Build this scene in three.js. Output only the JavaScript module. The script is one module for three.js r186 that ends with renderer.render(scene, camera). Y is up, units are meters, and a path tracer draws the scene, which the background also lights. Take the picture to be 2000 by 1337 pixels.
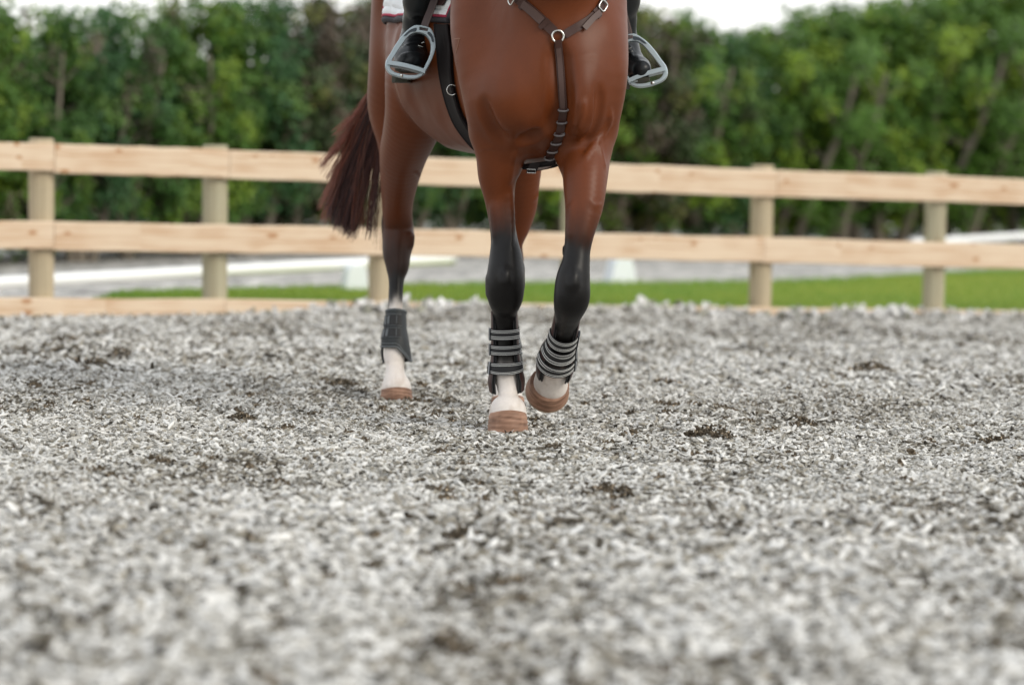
import * as THREE from 'three';
import { mergeGeometries } from 'three/addons/utils/BufferGeometryUtils.js';

// ---------------------------------------------------------------- camera, sky, sun, exposure
const W = 1024, H = 684;
const FPX = 5500;                       // focal length of the lens in units of a 2000 px wide frame
const EYE = new THREE.Vector3(0, 0.907, 0);
const scene = new THREE.Scene();
const camera = new THREE.PerspectiveCamera(2 * Math.atan(668.5 / FPX) * 180 / Math.PI, W / H, 0.1, 900);
camera.rotation.order = 'YXZ';
camera.position.copy(EYE);
camera.rotation.set(-Math.atan(368.5 / FPX), 0, 0.8 * Math.PI / 180);
camera.focus = 9.12;
camera.userData.fStop = 1.95;
camera.updateMatrixWorld(true);
scene.add(camera);

function hash3(x, y, z) {
  let h = Math.imul(x | 0, 374761393) ^ Math.imul(y | 0, 668265263) ^ Math.imul(z | 0, 2147483647 ^ 0x51ed27);
  h = Math.imul(h ^ (h >>> 13), 1274126177); h ^= h >>> 16;
  return (h >>> 0) / 4294967296;
}
function noise3(x, y, z) {
  const xi = Math.floor(x), yi = Math.floor(y), zi = Math.floor(z);
  let fx = x - xi, fy = y - yi, fz = z - zi;
  fx = fx * fx * (3 - 2 * fx); fy = fy * fy * (3 - 2 * fy); fz = fz * fz * (3 - 2 * fz);
  const L = (a, b, t) => a + (b - a) * t;
  return L(L(L(hash3(xi, yi, zi), hash3(xi + 1, yi, zi), fx), L(hash3(xi, yi + 1, zi), hash3(xi + 1, yi + 1, zi), fx), fy),
    L(L(hash3(xi, yi, zi + 1), hash3(xi + 1, yi, zi + 1), fx), L(hash3(xi, yi + 1, zi + 1), hash3(xi + 1, yi + 1, zi + 1), fx), fy), fz);
}
const n2 = (x, y, s = 0) => noise3(x, y, s * 17.31 + 0.5);
function fbm(x, y, s, o = 4) { let a = 0.5, v = 0, t = 0; for (let i = 0; i < o; i++) { v += a * n2(x, y, s + i); t += a; x *= 2.03; y *= 2.03; a *= 0.5; } return v / t; }
function rng(seed) { let a = seed >>> 0; return () => { a = (a + 0x6D2B79F5) | 0; let t = Math.imul(a ^ (a >>> 15), 1 | a); t = (t + Math.imul(t ^ (t >>> 7), 61 | t)) ^ t; return ((t ^ (t >>> 14)) >>> 0) / 4294967296; }; }
const clamp = (x, a = 0, b = 1) => Math.min(b, Math.max(a, x));
const lerp = (a, b, t) => a + (b - a) * t;
const smooth = (a, b, x) => { const t = clamp((x - a) / (b - a)); return t * t * (3 - 2 * t); };
const V = (x, y, z) => new THREE.Vector3(x, y, z);
const C = (r, g, b) => new THREE.Color().setRGB(r, g, b);

// bright even overcast sky, a touch bluer overhead
{
  const w = 256, h = 128, data = new Float32Array(w * h * 4);
  for (let j = 0; j < h; j++) {
    const el = ((j + 0.5) / h - 0.5) * Math.PI, e = clamp(Math.sin(el));
    for (let i = 0; i < w; i++) {
      const az = (i / w) * Math.PI * 2;
      const c = 0.93 + 0.14 * fbm(3 + Math.cos(az) * 2 * (1 - e * 0.6), 5 + Math.sin(az) * 2 * (1 - e * 0.6) + e * 2, 3, 3);
      const t = Math.pow(e, 0.6), o = (j * w + i) * 4;
      data[o] = lerp(1.14, 0.86, t) * c; data[o + 1] = lerp(1.12, 0.92, t) * c; data[o + 2] = lerp(1.09, 1.0, t) * c; data[o + 3] = 1;
    }
  }
  const sky = new THREE.DataTexture(data, w, h, THREE.RGBAFormat, THREE.FloatType);
  sky.mapping = THREE.EquirectangularReflectionMapping; sky.magFilter = THREE.LinearFilter; sky.minFilter = THREE.LinearFilter;
  sky.wrapS = THREE.RepeatWrapping; sky.needsUpdate = true;
  scene.background = sky; scene.environment = sky;
}
const sun = new THREE.DirectionalLight(new THREE.Color(1, 0.93, 0.80), 1.5);
sun.position.set(6.6, 5.0, -4.6); sun.target.position.set(0, 0.5, -9.5);
sun.castShadow = true; sun.shadow.radius = 45; sun.shadow.mapSize.set(2048, 2048);
Object.assign(sun.shadow.camera, { left: -14, right: 14, top: 14, bottom: -14, near: 0.5, far: 60 });
scene.add(sun, sun.target);
const renderer = new THREE.WebGLRenderer({ antialias: true });
renderer.setSize(W, H); renderer.toneMapping = THREE.LinearToneMapping; renderer.toneMappingExposure = 1.22;
renderer.shadowMap.enabled = true;

// ---------------------------------------------------------------- measuring helpers (photograph sight lines -> places in metres)
function sight(px, py) { return V((px - 1000) / FPX, (668.5 - py) / FPX, -1).applyQuaternion(camera.quaternion); }
function at(px, py, d) { const r = sight(px, py); return r.multiplyScalar(d / -r.z).add(EYE); }     // the point at depth d
function onGround(px, py, y = 0) { const r = sight(px, py); return r.multiplyScalar((y - EYE.y) / r.y).add(EYE); }
const R = (px, d) => px * d / FPX;

// ---------------------------------------------------------------- scene helpers
const taken = {};
function numbered(n) { const k = (taken[n] ?? -1) + 1; taken[n] = k; return k ? `${n}_${String(k).padStart(3, '0')}` : n; }
function tag(o, label, category, group, kind) { if (label) o.userData.label = label; if (category) o.userData.category = category; if (group) o.userData.group = group; if (kind) o.userData.kind = kind; return o; }
function mesh(name, geo, mat, parent = scene) {
  const m = new THREE.Mesh(geo, mat); m.name = parent === scene ? numbered(name) : name;
  m.castShadow = m.receiveShadow = true; parent.add(m); return m;
}
function thing(name, label, category, group) { const g = new THREE.Group(); g.name = numbered(name); scene.add(g); return tag(g, label, category, group); }
function std(o) { return new THREE.MeshPhysicalMaterial(o); }
function geoFrom(pos, idx, extra = {}) {
  const g = new THREE.BufferGeometry();
  g.setAttribute('position', new THREE.Float32BufferAttribute(pos, 3));
  if (extra.uv) g.setAttribute('uv', new THREE.Float32BufferAttribute(extra.uv, 2));
  if (extra.color) g.setAttribute('color', new THREE.Float32BufferAttribute(extra.color, 3));
  if (idx) g.setIndex(idx);
  if (extra.normal) g.setAttribute('normal', new THREE.Float32BufferAttribute(extra.normal, 3)); else g.computeVertexNormals();
  return g;
}
// a sheet with thickness: fn(u, v) -> [point, outward unit normal]; u and v in 0..1
function sheet(fn, nu, nv, th, colorFn) {
  const pos = [], idx = [], uv = [], col = [];
  const row = nv + 1, N = (nu + 1) * row;
  for (const side of [1, 0]) for (let i = 0; i <= nu; i++) for (let j = 0; j <= nv; j++) {
    const [p, n] = fn(i / nu, j / nv);
    pos.push(p.x + n.x * th * side, p.y + n.y * th * side, p.z + n.z * th * side); uv.push(i / nu, j / nv);
    if (colorFn) { const c = colorFn(i / nu, j / nv, p); col.push(c.r, c.g, c.b); }
  }
  const q = (a, b, c, d) => idx.push(a, b, c, a, c, d);
  for (let i = 0; i < nu; i++) for (let j = 0; j < nv; j++) {
    const a = i * row + j, b = a + row; q(a, b, b + 1, a + 1); q(N + a, N + a + 1, N + b + 1, N + b);
  }
  for (let i = 0; i < nu; i++) { const a = i * row, b = a + row; q(a, N + a, N + b, b); q(a + nv, b + nv, N + b + nv, N + a + nv); }
  for (let j = 0; j < nv; j++) { const a = j, b = nu * row + j; q(a, a + 1, N + a + 1, N + a); q(b, N + b, N + b + 1, b + 1); }
  const g = geoFrom(pos, idx, { uv, color: colorFn ? col : null }).toNonIndexed(); g.computeVertexNormals();
  return creased(g, 0.9);
}
function creased(g, ang) { if (g.index) g = g.toNonIndexed(); // smooth normals except across sharp edges
  const p = g.attributes.position, n = new Float32Array(p.count * 3), map = new Map(), fn = [], A = V(), B = V(), D = V();
  for (let i = 0; i < p.count; i += 3) {
    A.fromBufferAttribute(p, i); B.fromBufferAttribute(p, i + 1).sub(A); D.fromBufferAttribute(p, i + 2).sub(A); fn.push(B.clone().cross(D));
    for (let k = 0; k < 3; k++) { const h = [p.getX(i + k), p.getY(i + k), p.getZ(i + k)].map((v) => Math.round(v * 2e4)).join(); (map.get(h) || map.set(h, []).get(h)).push(i + k); }
  }
  const un = fn.map((v) => v.clone().normalize()), ca = Math.cos(ang);
  for (const l of map.values()) for (const a of l) {
    const fa = (a / 3) | 0, s = V();
    for (const b of l) { const fb = (b / 3) | 0; if (un[fa].dot(un[fb]) > ca) s.add(fn[fb]); }
    s.normalize(); n[a * 3] = s.x; n[a * 3 + 1] = s.y; n[a * 3 + 2] = s.z;
  }
  g.setAttribute('normal', new THREE.BufferAttribute(n, 3)); return g;
}
function tube(points, radii, seg = 8, closed = false, caps = true) { // tapered tube through points
  const pos = [], idx = [], n = points.length; let up = V(0.3, 1, 0.2).normalize();
  for (let i = 0; i < n; i++) {
    const a = points[closed ? (i + n - 1) % n : Math.max(0, i - 1)], b = points[closed ? (i + 1) % n : Math.min(n - 1, i + 1)];
    const t = b.clone().sub(a).normalize(); let s = t.clone().cross(up); if (s.lengthSq() < 1e-6) s = t.clone().cross(V(1, 0, 0)); s.normalize(); up = s.clone().cross(t).normalize();
    const r = Array.isArray(radii) ? radii[i] : radii;
    for (let k = 0; k < seg; k++) { const w = k / seg * Math.PI * 2, x = Math.cos(w) * r, y = Math.sin(w) * r; pos.push(points[i].x + s.x * x + up.x * y, points[i].y + s.y * x + up.y * y, points[i].z + s.z * x + up.z * y); }
  }
  const m = closed ? n : n - 1;
  for (let i = 0; i < m; i++) for (let k = 0; k < seg; k++) { const a = i * seg + k, b = i * seg + (k + 1) % seg, c = ((i + 1) % n) * seg + k, d = ((i + 1) % n) * seg + (k + 1) % seg; idx.push(a, b, d, a, d, c); }
  if (caps && !closed) { for (const [i0, f] of [[0, 0], [(n - 1) * seg, 1]]) for (let k = 1; k < seg - 1; k++) f ? idx.push(i0, i0 + k, i0 + k + 1) : idx.push(i0, i0 + k + 1, i0 + k); }
  return geoFrom(pos, idx);
}
const merge = (list) => mergeGeometries(list.map((g) => { const k = g.index ? g.toNonIndexed() : g.clone(); for (const a of Object.keys(k.attributes)) if (!['position', 'normal'].includes(a) && !(a === 'color')) k.deleteAttribute(a); return k; }));

// ---------------------------------------------------------------- blended solid bodies: distance fields meshed by surface nets
const cone = (a, ra, b, rb, k, ca, cb) => ({ k, ca, cb: cb || ca, a, b, ra, rb, ba: b.clone().sub(a), l2: Math.max(1e-9, b.distanceToSquared(a)), t: 0,
  d(x, y, z) { const B = this.ba, X = x - a.x, Y = y - a.y, Z = z - a.z, t = this.t = clamp((X * B.x + Y * B.y + Z * B.z) / this.l2); return Math.hypot(X - B.x * t, Y - B.y * t, Z - B.z * t) - (ra + (rb - ra) * t); } });
const ell = (c, r, k, ca, q) => ({ k, ca, cb: ca, t: 0,
  d(x, y, z) { let X = x - c.x, Y = y - c.y, Z = z - c.z; if (q) { const v = _v.set(X, Y, Z).applyQuaternion(q); X = v.x; Y = v.y; Z = v.z; }
    const k0 = Math.hypot(X / r.x, Y / r.y, Z / r.z), k1 = Math.hypot(X / (r.x * r.x), Y / (r.y * r.y), Z / (r.z * r.z)); return k1 < 1e-9 ? -Math.min(r.x, r.y, r.z) : k0 * (k0 - 1) / k1; } });
const cut = (p) => { p.cut = true; return p; };
const _v = V();
function evalSDF(prims, x, y, z) { // links of one chain join plainly; chains blend into one another
  let d = 1e3, id = -1, cd = 1e3, ck = 0.01;
  for (const p of prims) {
    const e = p.d(x, y, z);
    if (!p.cut && p.id && p.id === id) { if (e < cd) cd = e; continue; }
    if (id > 0) { const h = Math.max(ck - Math.abs(d - cd), 0) / ck; d = Math.min(d, cd) - h * h * ck * 0.25; id = -1; }
    const k = p.k;
    if (p.cut) { const h = Math.max(k - Math.abs(d + e), 0) / k; d = Math.max(d, -e) + h * h * k * 0.25; }
    else if (p.id) { id = p.id; cd = e; ck = k; }
    else { const h = Math.max(k - Math.abs(d - e), 0) / k; d = Math.min(d, e) - h * h * k * 0.25; }
  }
  if (id > 0) { const h = Math.max(ck - Math.abs(d - cd), 0) / ck; d = Math.min(d, cd) - h * h * ck * 0.25; }
  return d;
}
function gradSDF(prims, p, e = 0.003) {
  const f = (x, y, z) => evalSDF(prims, p.x + x, p.y + y, p.z + z);
  const a = f(e, -e, -e), b = f(-e, -e, e), c = f(-e, e, -e), d = f(e, e, e);
  return V(a - b - c + d, -a - b + c + d, -a + b - c + d).normalize();
}
function colorOf(prims, p, width = 0.01) {
  let s = 0, r = 0, g = 0, b = 0, best = 1e9; const ds = [];
  for (const q of prims) { if (q.cut || !q.ca) { ds.push(null); continue; } const d = q.d(p.x, p.y, p.z); ds.push([d, q.t]); best = Math.min(best, d); }
  prims.forEach((q, i) => { if (!ds[i]) return; const w = Math.exp(-(ds[i][0] - best) / width); if (w < 1e-3) return; const t = ds[i][1]; s += w; r += w * lerp(q.ca.r, q.cb.r, t); g += w * lerp(q.ca.g, q.cb.g, t); b += w * lerp(q.ca.b, q.cb.b, t); });
  return C(r / s, g / s, b / s);
}
function meshSDF(prims, lo, hi, cell, colorFn) {
  const B = 8, kmax = Math.max(...prims.map((p) => p.k)), nb = [0, 1, 2].map((i) => Math.ceil((hi.getComponent(i) - lo.getComponent(i)) / (cell * B)));
  const NX = nb[0] * B + 2, NY = nb[1] * B + 2, key = (i, j, k) => (k * NY + j) * NX + i;
  const verts = new Map(), pos = [], nor = [], col = [], quads = [], Rb = cell * B * 0.5 * 1.7321, val = new Float32Array(729);
  const S = 4, Rs = Rb * S;
  for (let Z = 0; Z < nb[2]; Z += S) for (let Y = 0; Y < nb[1]; Y += S) for (let X = 0; X < nb[0]; X += S) {
  const sx0 = lo.x + (X + S / 2) * B * cell, sy0 = lo.y + (Y + S / 2) * B * cell, sz0 = lo.z + (Z + S / 2) * B * cell; let sm = 1e9;
  const sd = prims.map((p) => { const d = p.d(sx0, sy0, sz0); if (!p.cut && d < sm) sm = d; return d; });
  if (sm > Rs * 1.3 + kmax) continue;
  const near = prims.filter((p, i) => sd[i] < Math.max(sm, -0.02) + 2.4 * Rs + kmax);
  for (let bz = Z; bz < Math.min(nb[2], Z + S); bz++) for (let by = Y; by < Math.min(nb[1], Y + S); by++) for (let bx = X; bx < Math.min(nb[0], X + S); bx++) {
    const cx = lo.x + (bx + 0.5) * B * cell, cy = lo.y + (by + 0.5) * B * cell, cz = lo.z + (bz + 0.5) * B * cell;
    let m = 1e9; const ds = near.map((p) => { const d = p.d(cx, cy, cz); if (!p.cut && d < m) m = d; return d; });
    if (m > Rb * 1.3 + kmax) continue;
    const lim = Math.max(m, -0.02) + 2.4 * Rb + kmax;
    const act = near.filter((p, i) => p.cut ? ds[i] < Rb * 1.5 + kmax : ds[i] < lim);
    if (evalSDF(act, cx, cy, cz) < -(Rb * 1.6 + kmax)) continue;
    let neg = 0;
    for (let k = 0, o = 0; k < 9; k++) for (let j = 0; j < 9; j++) for (let i = 0; i < 9; i++, o++) { const v = val[o] = evalSDF(act, lo.x + (bx * B + i) * cell, lo.y + (by * B + j) * cell, lo.z + (bz * B + k) * cell); if (v < 0) neg++; }
    if (!neg || neg === 729) continue;
    const at3 = (i, j, k) => val[(k * 9 + j) * 9 + i];
    for (let k = 0; k < 8; k++) for (let j = 0; j < 8; j++) for (let i = 0; i < 8; i++) {
      let n = 0, sx = 0, sy = 0, sz = 0;
      for (let c = 0; c < 8; c++) for (let ax = 0; ax < 3; ax++) {
        if (c >> ax & 1) continue; const e = c | (1 << ax);
        const a = at3(i + (c & 1), j + (c >> 1 & 1), k + (c >> 2)), b = at3(i + (e & 1), j + (e >> 1 & 1), k + (e >> 2));
        if ((a < 0) === (b < 0)) continue; const t = a / (a - b);
        sx += (c & 1) + (ax === 0 ? t : 0); sy += (c >> 1 & 1) + (ax === 1 ? t : 0); sz += (c >> 2) + (ax === 2 ? t : 0); n++;
      }
      if (!n) continue;
      const gi = bx * B + i, gj = by * B + j, gk = bz * B + k, p = V(lo.x + (gi + sx / n) * cell, lo.y + (gj + sy / n) * cell, lo.z + (gk + sz / n) * cell);
      verts.set(key(gi, gj, gk), pos.length / 3); const g = gradSDF(act, p, cell * 1.25);
      pos.push(p.x, p.y, p.z); nor.push(g.x, g.y, g.z);
      if (colorFn) { const c = colorFn(p, g, act); col.push(c.r, c.g, c.b); }
      const s0 = at3(i, j, k) < 0;
      if (s0 !== at3(i + 1, j, k) < 0) quads.push([gi, gj, gk, 0, s0]);
      if (s0 !== at3(i, j + 1, k) < 0) quads.push([gi, gj, gk, 1, s0]);
      if (s0 !== at3(i, j, k + 1) < 0) quads.push([gi, gj, gk, 2, s0]);
    }
  } }
  const idx = [];
  for (const [i, j, k, ax, s] of quads) {
    const o = ax === 0 ? [[0, 0, 0], [0, -1, 0], [0, -1, -1], [0, 0, -1]] : ax === 1 ? [[0, 0, 0], [0, 0, -1], [-1, 0, -1], [-1, 0, 0]] : [[0, 0, 0], [-1, 0, 0], [-1, -1, 0], [0, -1, 0]];
    const v = o.map(([a, b, c]) => verts.get(key(i + a, j + b, k + c))); if (v.some((q) => q === undefined)) continue;
    if (s) idx.push(v[0], v[1], v[2], v[0], v[2], v[3]); else idx.push(v[0], v[2], v[1], v[0], v[3], v[2]);
  }
  return geoFrom(pos, idx, { normal: nor, color: colorFn ? col : null });
}
function hit(prims, px, py, d0 = 8.2) { // where a sight line meets the body
  const r = sight(px, py), p = at(px, py, d0);
  for (let i = 0; i < 400; i++) { const d = evalSDF(prims, p.x, p.y, p.z); if (d < 2e-4) return p; p.addScaledVector(r, Math.max(d * 0.6, 4e-4)); if (p.z < -12) return null; }
  return p;
}
function settle(prims, p) { for (let i = 0; i < 6; i++) { const d = evalSDF(prims, p.x, p.y, p.z); p.addScaledVector(gradSDF(prims, p), -d); } return p; }
// leather strap lying on a body along points
function strapOn(prims, pts, width, th, off = 0, nu = 40) {
  const curve = new THREE.CatmullRomCurve3(pts, false, 'centripetal'), cache = [];
  for (let i = 0; i <= nu; i++) { const p = settle(prims, curve.getPointAt(i / nu)); cache.push([p, gradSDF(prims, p, 0.02)]); }
  return sheet((u, v) => {
    const i = Math.round(u * nu), [p, n] = cache[i], t = cache[Math.min(nu, i + 1)][0].clone().sub(cache[Math.max(0, i - 1)][0]).normalize();
    const s = t.clone().cross(n).normalize(); return [p.clone().addScaledVector(n, off).addScaledVector(s, (0.5 - v) * width), n];
  }, nu, 2, th);
}

// ---------------------------------------------------------------- ground
// the place falls gently away to the far side
const baseH = (x, z) => -0.13 * smooth(-2.6, 2.9, x) * smooth(9.5, 17.5, -z);
const POSTS = [[-610, 246, 14.7], [-262, 258, 15.15], [80, 270, 15.6], [420, 283, 16.1], [745, 295, 16.55], [1120, 309, 17.15], [1490, 322, 17.7], [1830, 335, 18.2], [2190, 349, 18.75], [2560, 363, 19.3]];
const postTop = POSTS.map(([x, y, d]) => at(x, y, d));
const fenceZ = (x) => { let i = 0; while (i < postTop.length - 2 && x > postTop[i + 1].x) i++; const a = postTop[i], b = postTop[i + 1]; return lerp(a.z, b.z, (x - a.x) / (b.x - a.x)); };
const hoofSpots = [[992, 846, 0.09], [775, 786, 0.075], [992, 804, 0.075]].map(([x, y, r]) => [onGround(x, y), r]);
function arenaH(x, z) {
  const lump = (fbm(x * 1.6, z * 1.6, 2, 3) - 0.5) * 0.07 + (fbm(x * 6.5, z * 6.5, 9, 3) - 0.5) * 0.066 + (fbm(x * 22, z * 22, 21, 2) - 0.5) * 0.022;
  let h = lump, far = fenceZ(x) + 0.12; h = lerp(h, -0.035, smooth(-0.2, -1.8, x) * (1 - smooth(0.3, 1.6, z - far)));
  for (const [p, r] of hoofSpots) { const d = Math.hypot(x - p.x, z - p.z); h = lerp(h, 0.006, 1 - smooth(r * 0.9, r * 2.6, d)); }
  // footing kicked up against the kickboard
  const e = z - far, ridge = Math.exp(-Math.pow((e - 0.12) / 0.16, 2)); h += ridge * (0.15 + 0.85 * smooth(-1.9, -0.6, x)) * (0.02 + 0.085 * Math.pow(fbm(x * 2.3 + 4, 1.5, 33, 3), 1.5));
  return baseH(x, z) + h;
}
const dirt = (x, z) => smooth(0.47, 0.66, fbm(x * 2.4, z * 1.3, 50, 4)) * 0.5 + smooth(0.52, 0.7, fbm(x * 9, z * 6, 61, 3)) * 0.5;   // brown peaty patches worked into the grey footing
{
  const pos = [], idx = [], col = [], nx = 330, nz = 430;
  for (let j = 0; j <= nz; j++) for (let i = 0; i <= nx; i++) {
    const t = j / nz, dist = 3.6 * Math.pow(19.2 / 3.6, t), half = (1.6 + dist * 0.47) / 2, ii = clamp((i - 6) / (nx - 12), 0, 1), x = (ii * 2 - 1) * half + (i < 6 ? (i - 6) * 1.9 : i > nx - 6 ? (i - nx + 6) * 1.9 : 0); let z = -dist; const lim = fenceZ(x) + 0.06; z = Math.max(z, lim);
    pos.push(x, arenaH(x, z), z);
    const c = fbm(x * 30, z * 30, 4, 2), k = clamp(dirt(x, z)); col.push(lerp(0.31, 0.12, k) * (0.7 + 0.6 * c), lerp(0.295, 0.1, k) * (0.7 + 0.6 * c), lerp(0.26, 0.07, k) * (0.7 + 0.6 * c));
  }
  for (let j = 0; j < nz; j++) for (let i = 0; i < nx; i++) { const a = j * (nx + 1) + i, b = a + nx + 1; idx.push(a, a + 1, b + 1, a, b + 1, b); }
  tag(mesh('arena_ground', geoFrom(pos, idx, { color: col }), std({ vertexColors: true, roughness: 0.95, specularIntensity: 0.25 })), 'grey gravelly riding arena surface', 'ground', null, 'structure');
}
// chips: angular flakes of pale stone and fibre, a few curled
function chipGeo(seed, flat, curl) {
  const r = rng(seed), g = new THREE.IcosahedronGeometry(1, 0), p = g.attributes.position, m = new Map();
  for (let i = 0; i < p.count; i++) {
    const k = [p.getX(i), p.getY(i), p.getZ(i)].map((v) => v.toFixed(3)).join(); if (!m.has(k)) m.set(k, [0.6 + r() * 0.75, (r() - 0.5) * 0.5]);
    const [s, o] = m.get(k), x = p.getX(i) * s, z = p.getZ(i) * s * 0.7; p.setXYZ(i, x, p.getY(i) * s * flat + o * flat + curl * (x * x - 0.4), z);
  }
  g.computeVertexNormals(); return g;
}
{
  const geos = [chipGeo(1, 0.55, 0), chipGeo(2, 0.35, 0.25), chipGeo(3, 0.7, 0), chipGeo(4, 0.25, 0.6), chipGeo(5, 0.45, -0.3), chipGeo(6, 0.6, 0.1)];
  const mat = std({ color: 0xffffff, roughness: 0.85, specularIntensity: 0.35 }), bins = geos.map(() => []);
  const r = rng(77);
  const lay = (d0, d1, dens, s0, s1) => {
    const n = Math.round(0.5 * (d1 * d1 - d0 * d0) * 0.45 * dens + (d1 - d0) * 1.2 * dens);
    for (let i = 0; i < n; i++) {
      const d = Math.sqrt(lerp(d0 * d0, d1 * d1, r())), x = (r() - 0.5) * (1.2 + d * 0.45), z = -d; if (z < fenceZ(x) + 0.1) continue;
      bins[(r() * geos.length) | 0].push([x, z, lerp(s0, s1, Math.pow(r(), 3)), r(), r(), r(), r(), r()]);
    }
  };
  lay(4.0, 7.0, 10500, 0.0042, 0.0165); lay(7.0, 11.2, 19000, 0.0028, 0.0105); lay(11.2, 19, 6200, 0.005, 0.016);
  const q = new THREE.Quaternion(), e = new THREE.Euler(), M = new THREE.Matrix4(), c = new THREE.Color();
  bins.forEach((list, b) => {
    const im = new THREE.InstancedMesh(geos[b], mat, list.length); im.name = numbered('gravel'); im.castShadow = im.receiveShadow = true;
    list.forEach(([x, z, s, a, t, u, w, f], i) => {
      e.set((t - 0.5) * 0.9, a * 6.283, (u - 0.5) * 0.9); q.setFromEuler(e);
      const lng = 1 + f * f * f * 2.2; M.compose(V(x, arenaH(x, z) + s * (0.1 + 0.5 * w), z), q, V(s * lng, s, s)); im.setMatrixAt(i, M);
      const k = clamp(dirt(x, z)), h = hash3(i, b, 7), g = hash3(i, b, 11); let R0, G0, B0;
      if (h < 0.52 - 0.42 * k) { const v = 0.46 + 0.27 * g; R0 = v; G0 = v * 0.98; B0 = v * 0.93; }
      else if (h < 0.82 - 0.44 * k) { const v = 0.31 + 0.18 * g; R0 = v; G0 = v * 0.965; B0 = v * 0.885; }
      else if (h < 0.95 - 0.25 * k) { const v = 0.17 + 0.16 * g; R0 = v * 1.06; G0 = v * 0.97; B0 = v * 0.8; }
      else { const v = 0.035 + 0.1 * g; R0 = v * 1.12; G0 = v * 0.97; B0 = v * 0.76; }
      im.setColorAt(i, c.setRGB(R0, G0, B0));
    });
    scene.add(im); tag(im, ['pale grey angular chips covering the arena', 'slightly curled pale chips covering the arena', 'chunky grey stones mixed through the arena surface', 'curled fibre flakes scattered over the arena', 'bent flat chips strewn over the arena', 'rough mixed chips spread over the arena'][b], 'gravel', null, 'stuff');
  });
}
// larger pale lumps heaped along the kickboard
{
  const r = rng(5), list = [], spots = [[640, 0.8], [760, 1.0], [850, 1.3], [880, 1], [1265, 1], [1370, 1.1], [1440, 0.8], [1555, 1.2], [1600, 1.1], [1700, 0.9], [1760, 1.3], [1800, 1.1], [1900, 0.9], [1960, 1], [560, 0.7], [470, 0.6], [930, 0.8], [690, 1]];
  for (const [px, s] of spots) for (let k = 0; k < 26; k++) { const x = at(px, 600, 16.8).x + (r() + r() - 1) * 0.2, z = fenceZ(x) + 0.2 + r() * 0.2; list.push([x, z, (0.01 + 0.026 * r() * r()) * s, r(), r(), r(), s * 0.035 * r()]); }
  for (let k = 0; k < 700; k++) { const x = (r() - 0.5) * 8.4, z = fenceZ(x) + 0.15 + r() * 0.35; list.push([x, z, 0.007 + 0.02 * r() * r(), r(), r(), r(), 0]); }
  const im = new THREE.InstancedMesh(chipGeo(9, 0.75, 0), std({ roughness: 0.9, specularIntensity: 0.3 }), list.length), M = new THREE.Matrix4(), q = new THREE.Quaternion(), c = new THREE.Color();
  list.forEach(([x, z, s, a, b, d, up], i) => { q.setFromEuler(new THREE.Euler(a * 6, b * 6, d * 6)); M.compose(V(x, arenaH(x, z) + s * 0.4 + up, z), q, V(s * 1.2, s, s)); im.setMatrixAt(i, M); const v = d < 0.72 ? 0.5 + 0.28 * a : 0.16 + 0.15 * a; im.setColorAt(i, c.setRGB(v, v * 0.985, v * (d < 0.72 ? 0.96 : 0.8))); });
  im.name = numbered('rubble'); im.castShadow = im.receiveShadow = true; scene.add(im); tag(im, 'pale stony lumps heaped along the foot of the fence', 'rubble', null, 'stuff');
}
// dark crumbly clods of footing: each a tuft of fibrous crumbs
const clodMat = std({ vertexColors: true, roughness: 1, specularIntensity: 0.15 });
function clodGeo(seed, size) {
  const r = rng(seed), parts = [], base = [chipGeo(seed + 3, 0.7, 0), chipGeo(seed + 4, 0.3, 0.5)];
  for (let k = 0; k < (size < 0.03 ? 26 : 240); k++) {
    const a = r() * 6.283, q = Math.sqrt(r()), g = base[r() < 0.45 ? 1 : 0].clone(), s = size * (size < 0.03 ? 0.16 + 0.24 * r() : 0.04 + 0.12 * r() * r());
    g.applyMatrix4(new THREE.Matrix4().compose(V(Math.cos(a) * q * size * 1.25, size * 0.42 * (1 - q * q) * (0.25 + r()) - 0.004, Math.sin(a) * q * size * 0.8), new THREE.Quaternion().setFromEuler(new THREE.Euler(r() * 6, r() * 6, r() * 6)), V(s * (1 + r()), s, s)));
    const v = 0.045 + 0.13 * r() * r() + (r() < 0.1 ? 0.22 : 0), col = []; for (let i = 0; i < g.attributes.position.count; i++) col.push(v * 1.2, v * 0.97, v * 0.7); g.setAttribute('color', new THREE.Float32BufferAttribute(col, 3)); parts.push(g);
  }
  return merge(parts);
}
for (const [px, py, size, label] of [
  [1385, 852, 0.066, 'broad dark brown clod right of the leading front hoof'], [168, 716, 0.07, 'low dark brown clod in the left part of the arena'], [125, 662, 0.06, 'dark pointed clod nearest the left end of the kickboard'],
  [668, 748, 0.045, 'small dark clod just left of the hind hoof'], [1190, 958, 0.055, 'dark clod below and right of the front hooves'], [232, 690, 0.045, 'small dark clod above the low clod on the left'],
  [1700, 722, 0.07, 'long dark clod in the right part of the arena'], [1300, 748, 0.05, 'dark clod between the raised hoof and the right fence posts'], [905, 1040, 0.05, 'blurred dark clod in the near foreground below the horse'],
  [1560, 820, 0.045, 'thin brown clod right of the broad clod'], [1245, 808, 0.04, 'small brown clod beside the raised front hoof'], [1940, 865, 0.05, 'dark clod at the right edge of the arena'],
  [1000, 1140, 0.04, 'small dark clod in the blurred foreground under the horse'], [860, 1255, 0.05, 'blurred dark clod near the bottom edge of the picture'], [470, 800, 0.035, 'small brown clod left of the hind leg in sharp gravel']]) {
  let p = onGround(px, py); p = onGround(px, py, arenaH(p.x, p.z) + 0.01);
  const o = mesh('soil_clod', clodGeo(px, size * 1.2), clodMat); o.position.set(p.x, arenaH(p.x, p.z) + 0.008, p.z); tag(o, label, 'clod', 'dark clods of footing lying on the arena');
}
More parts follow.
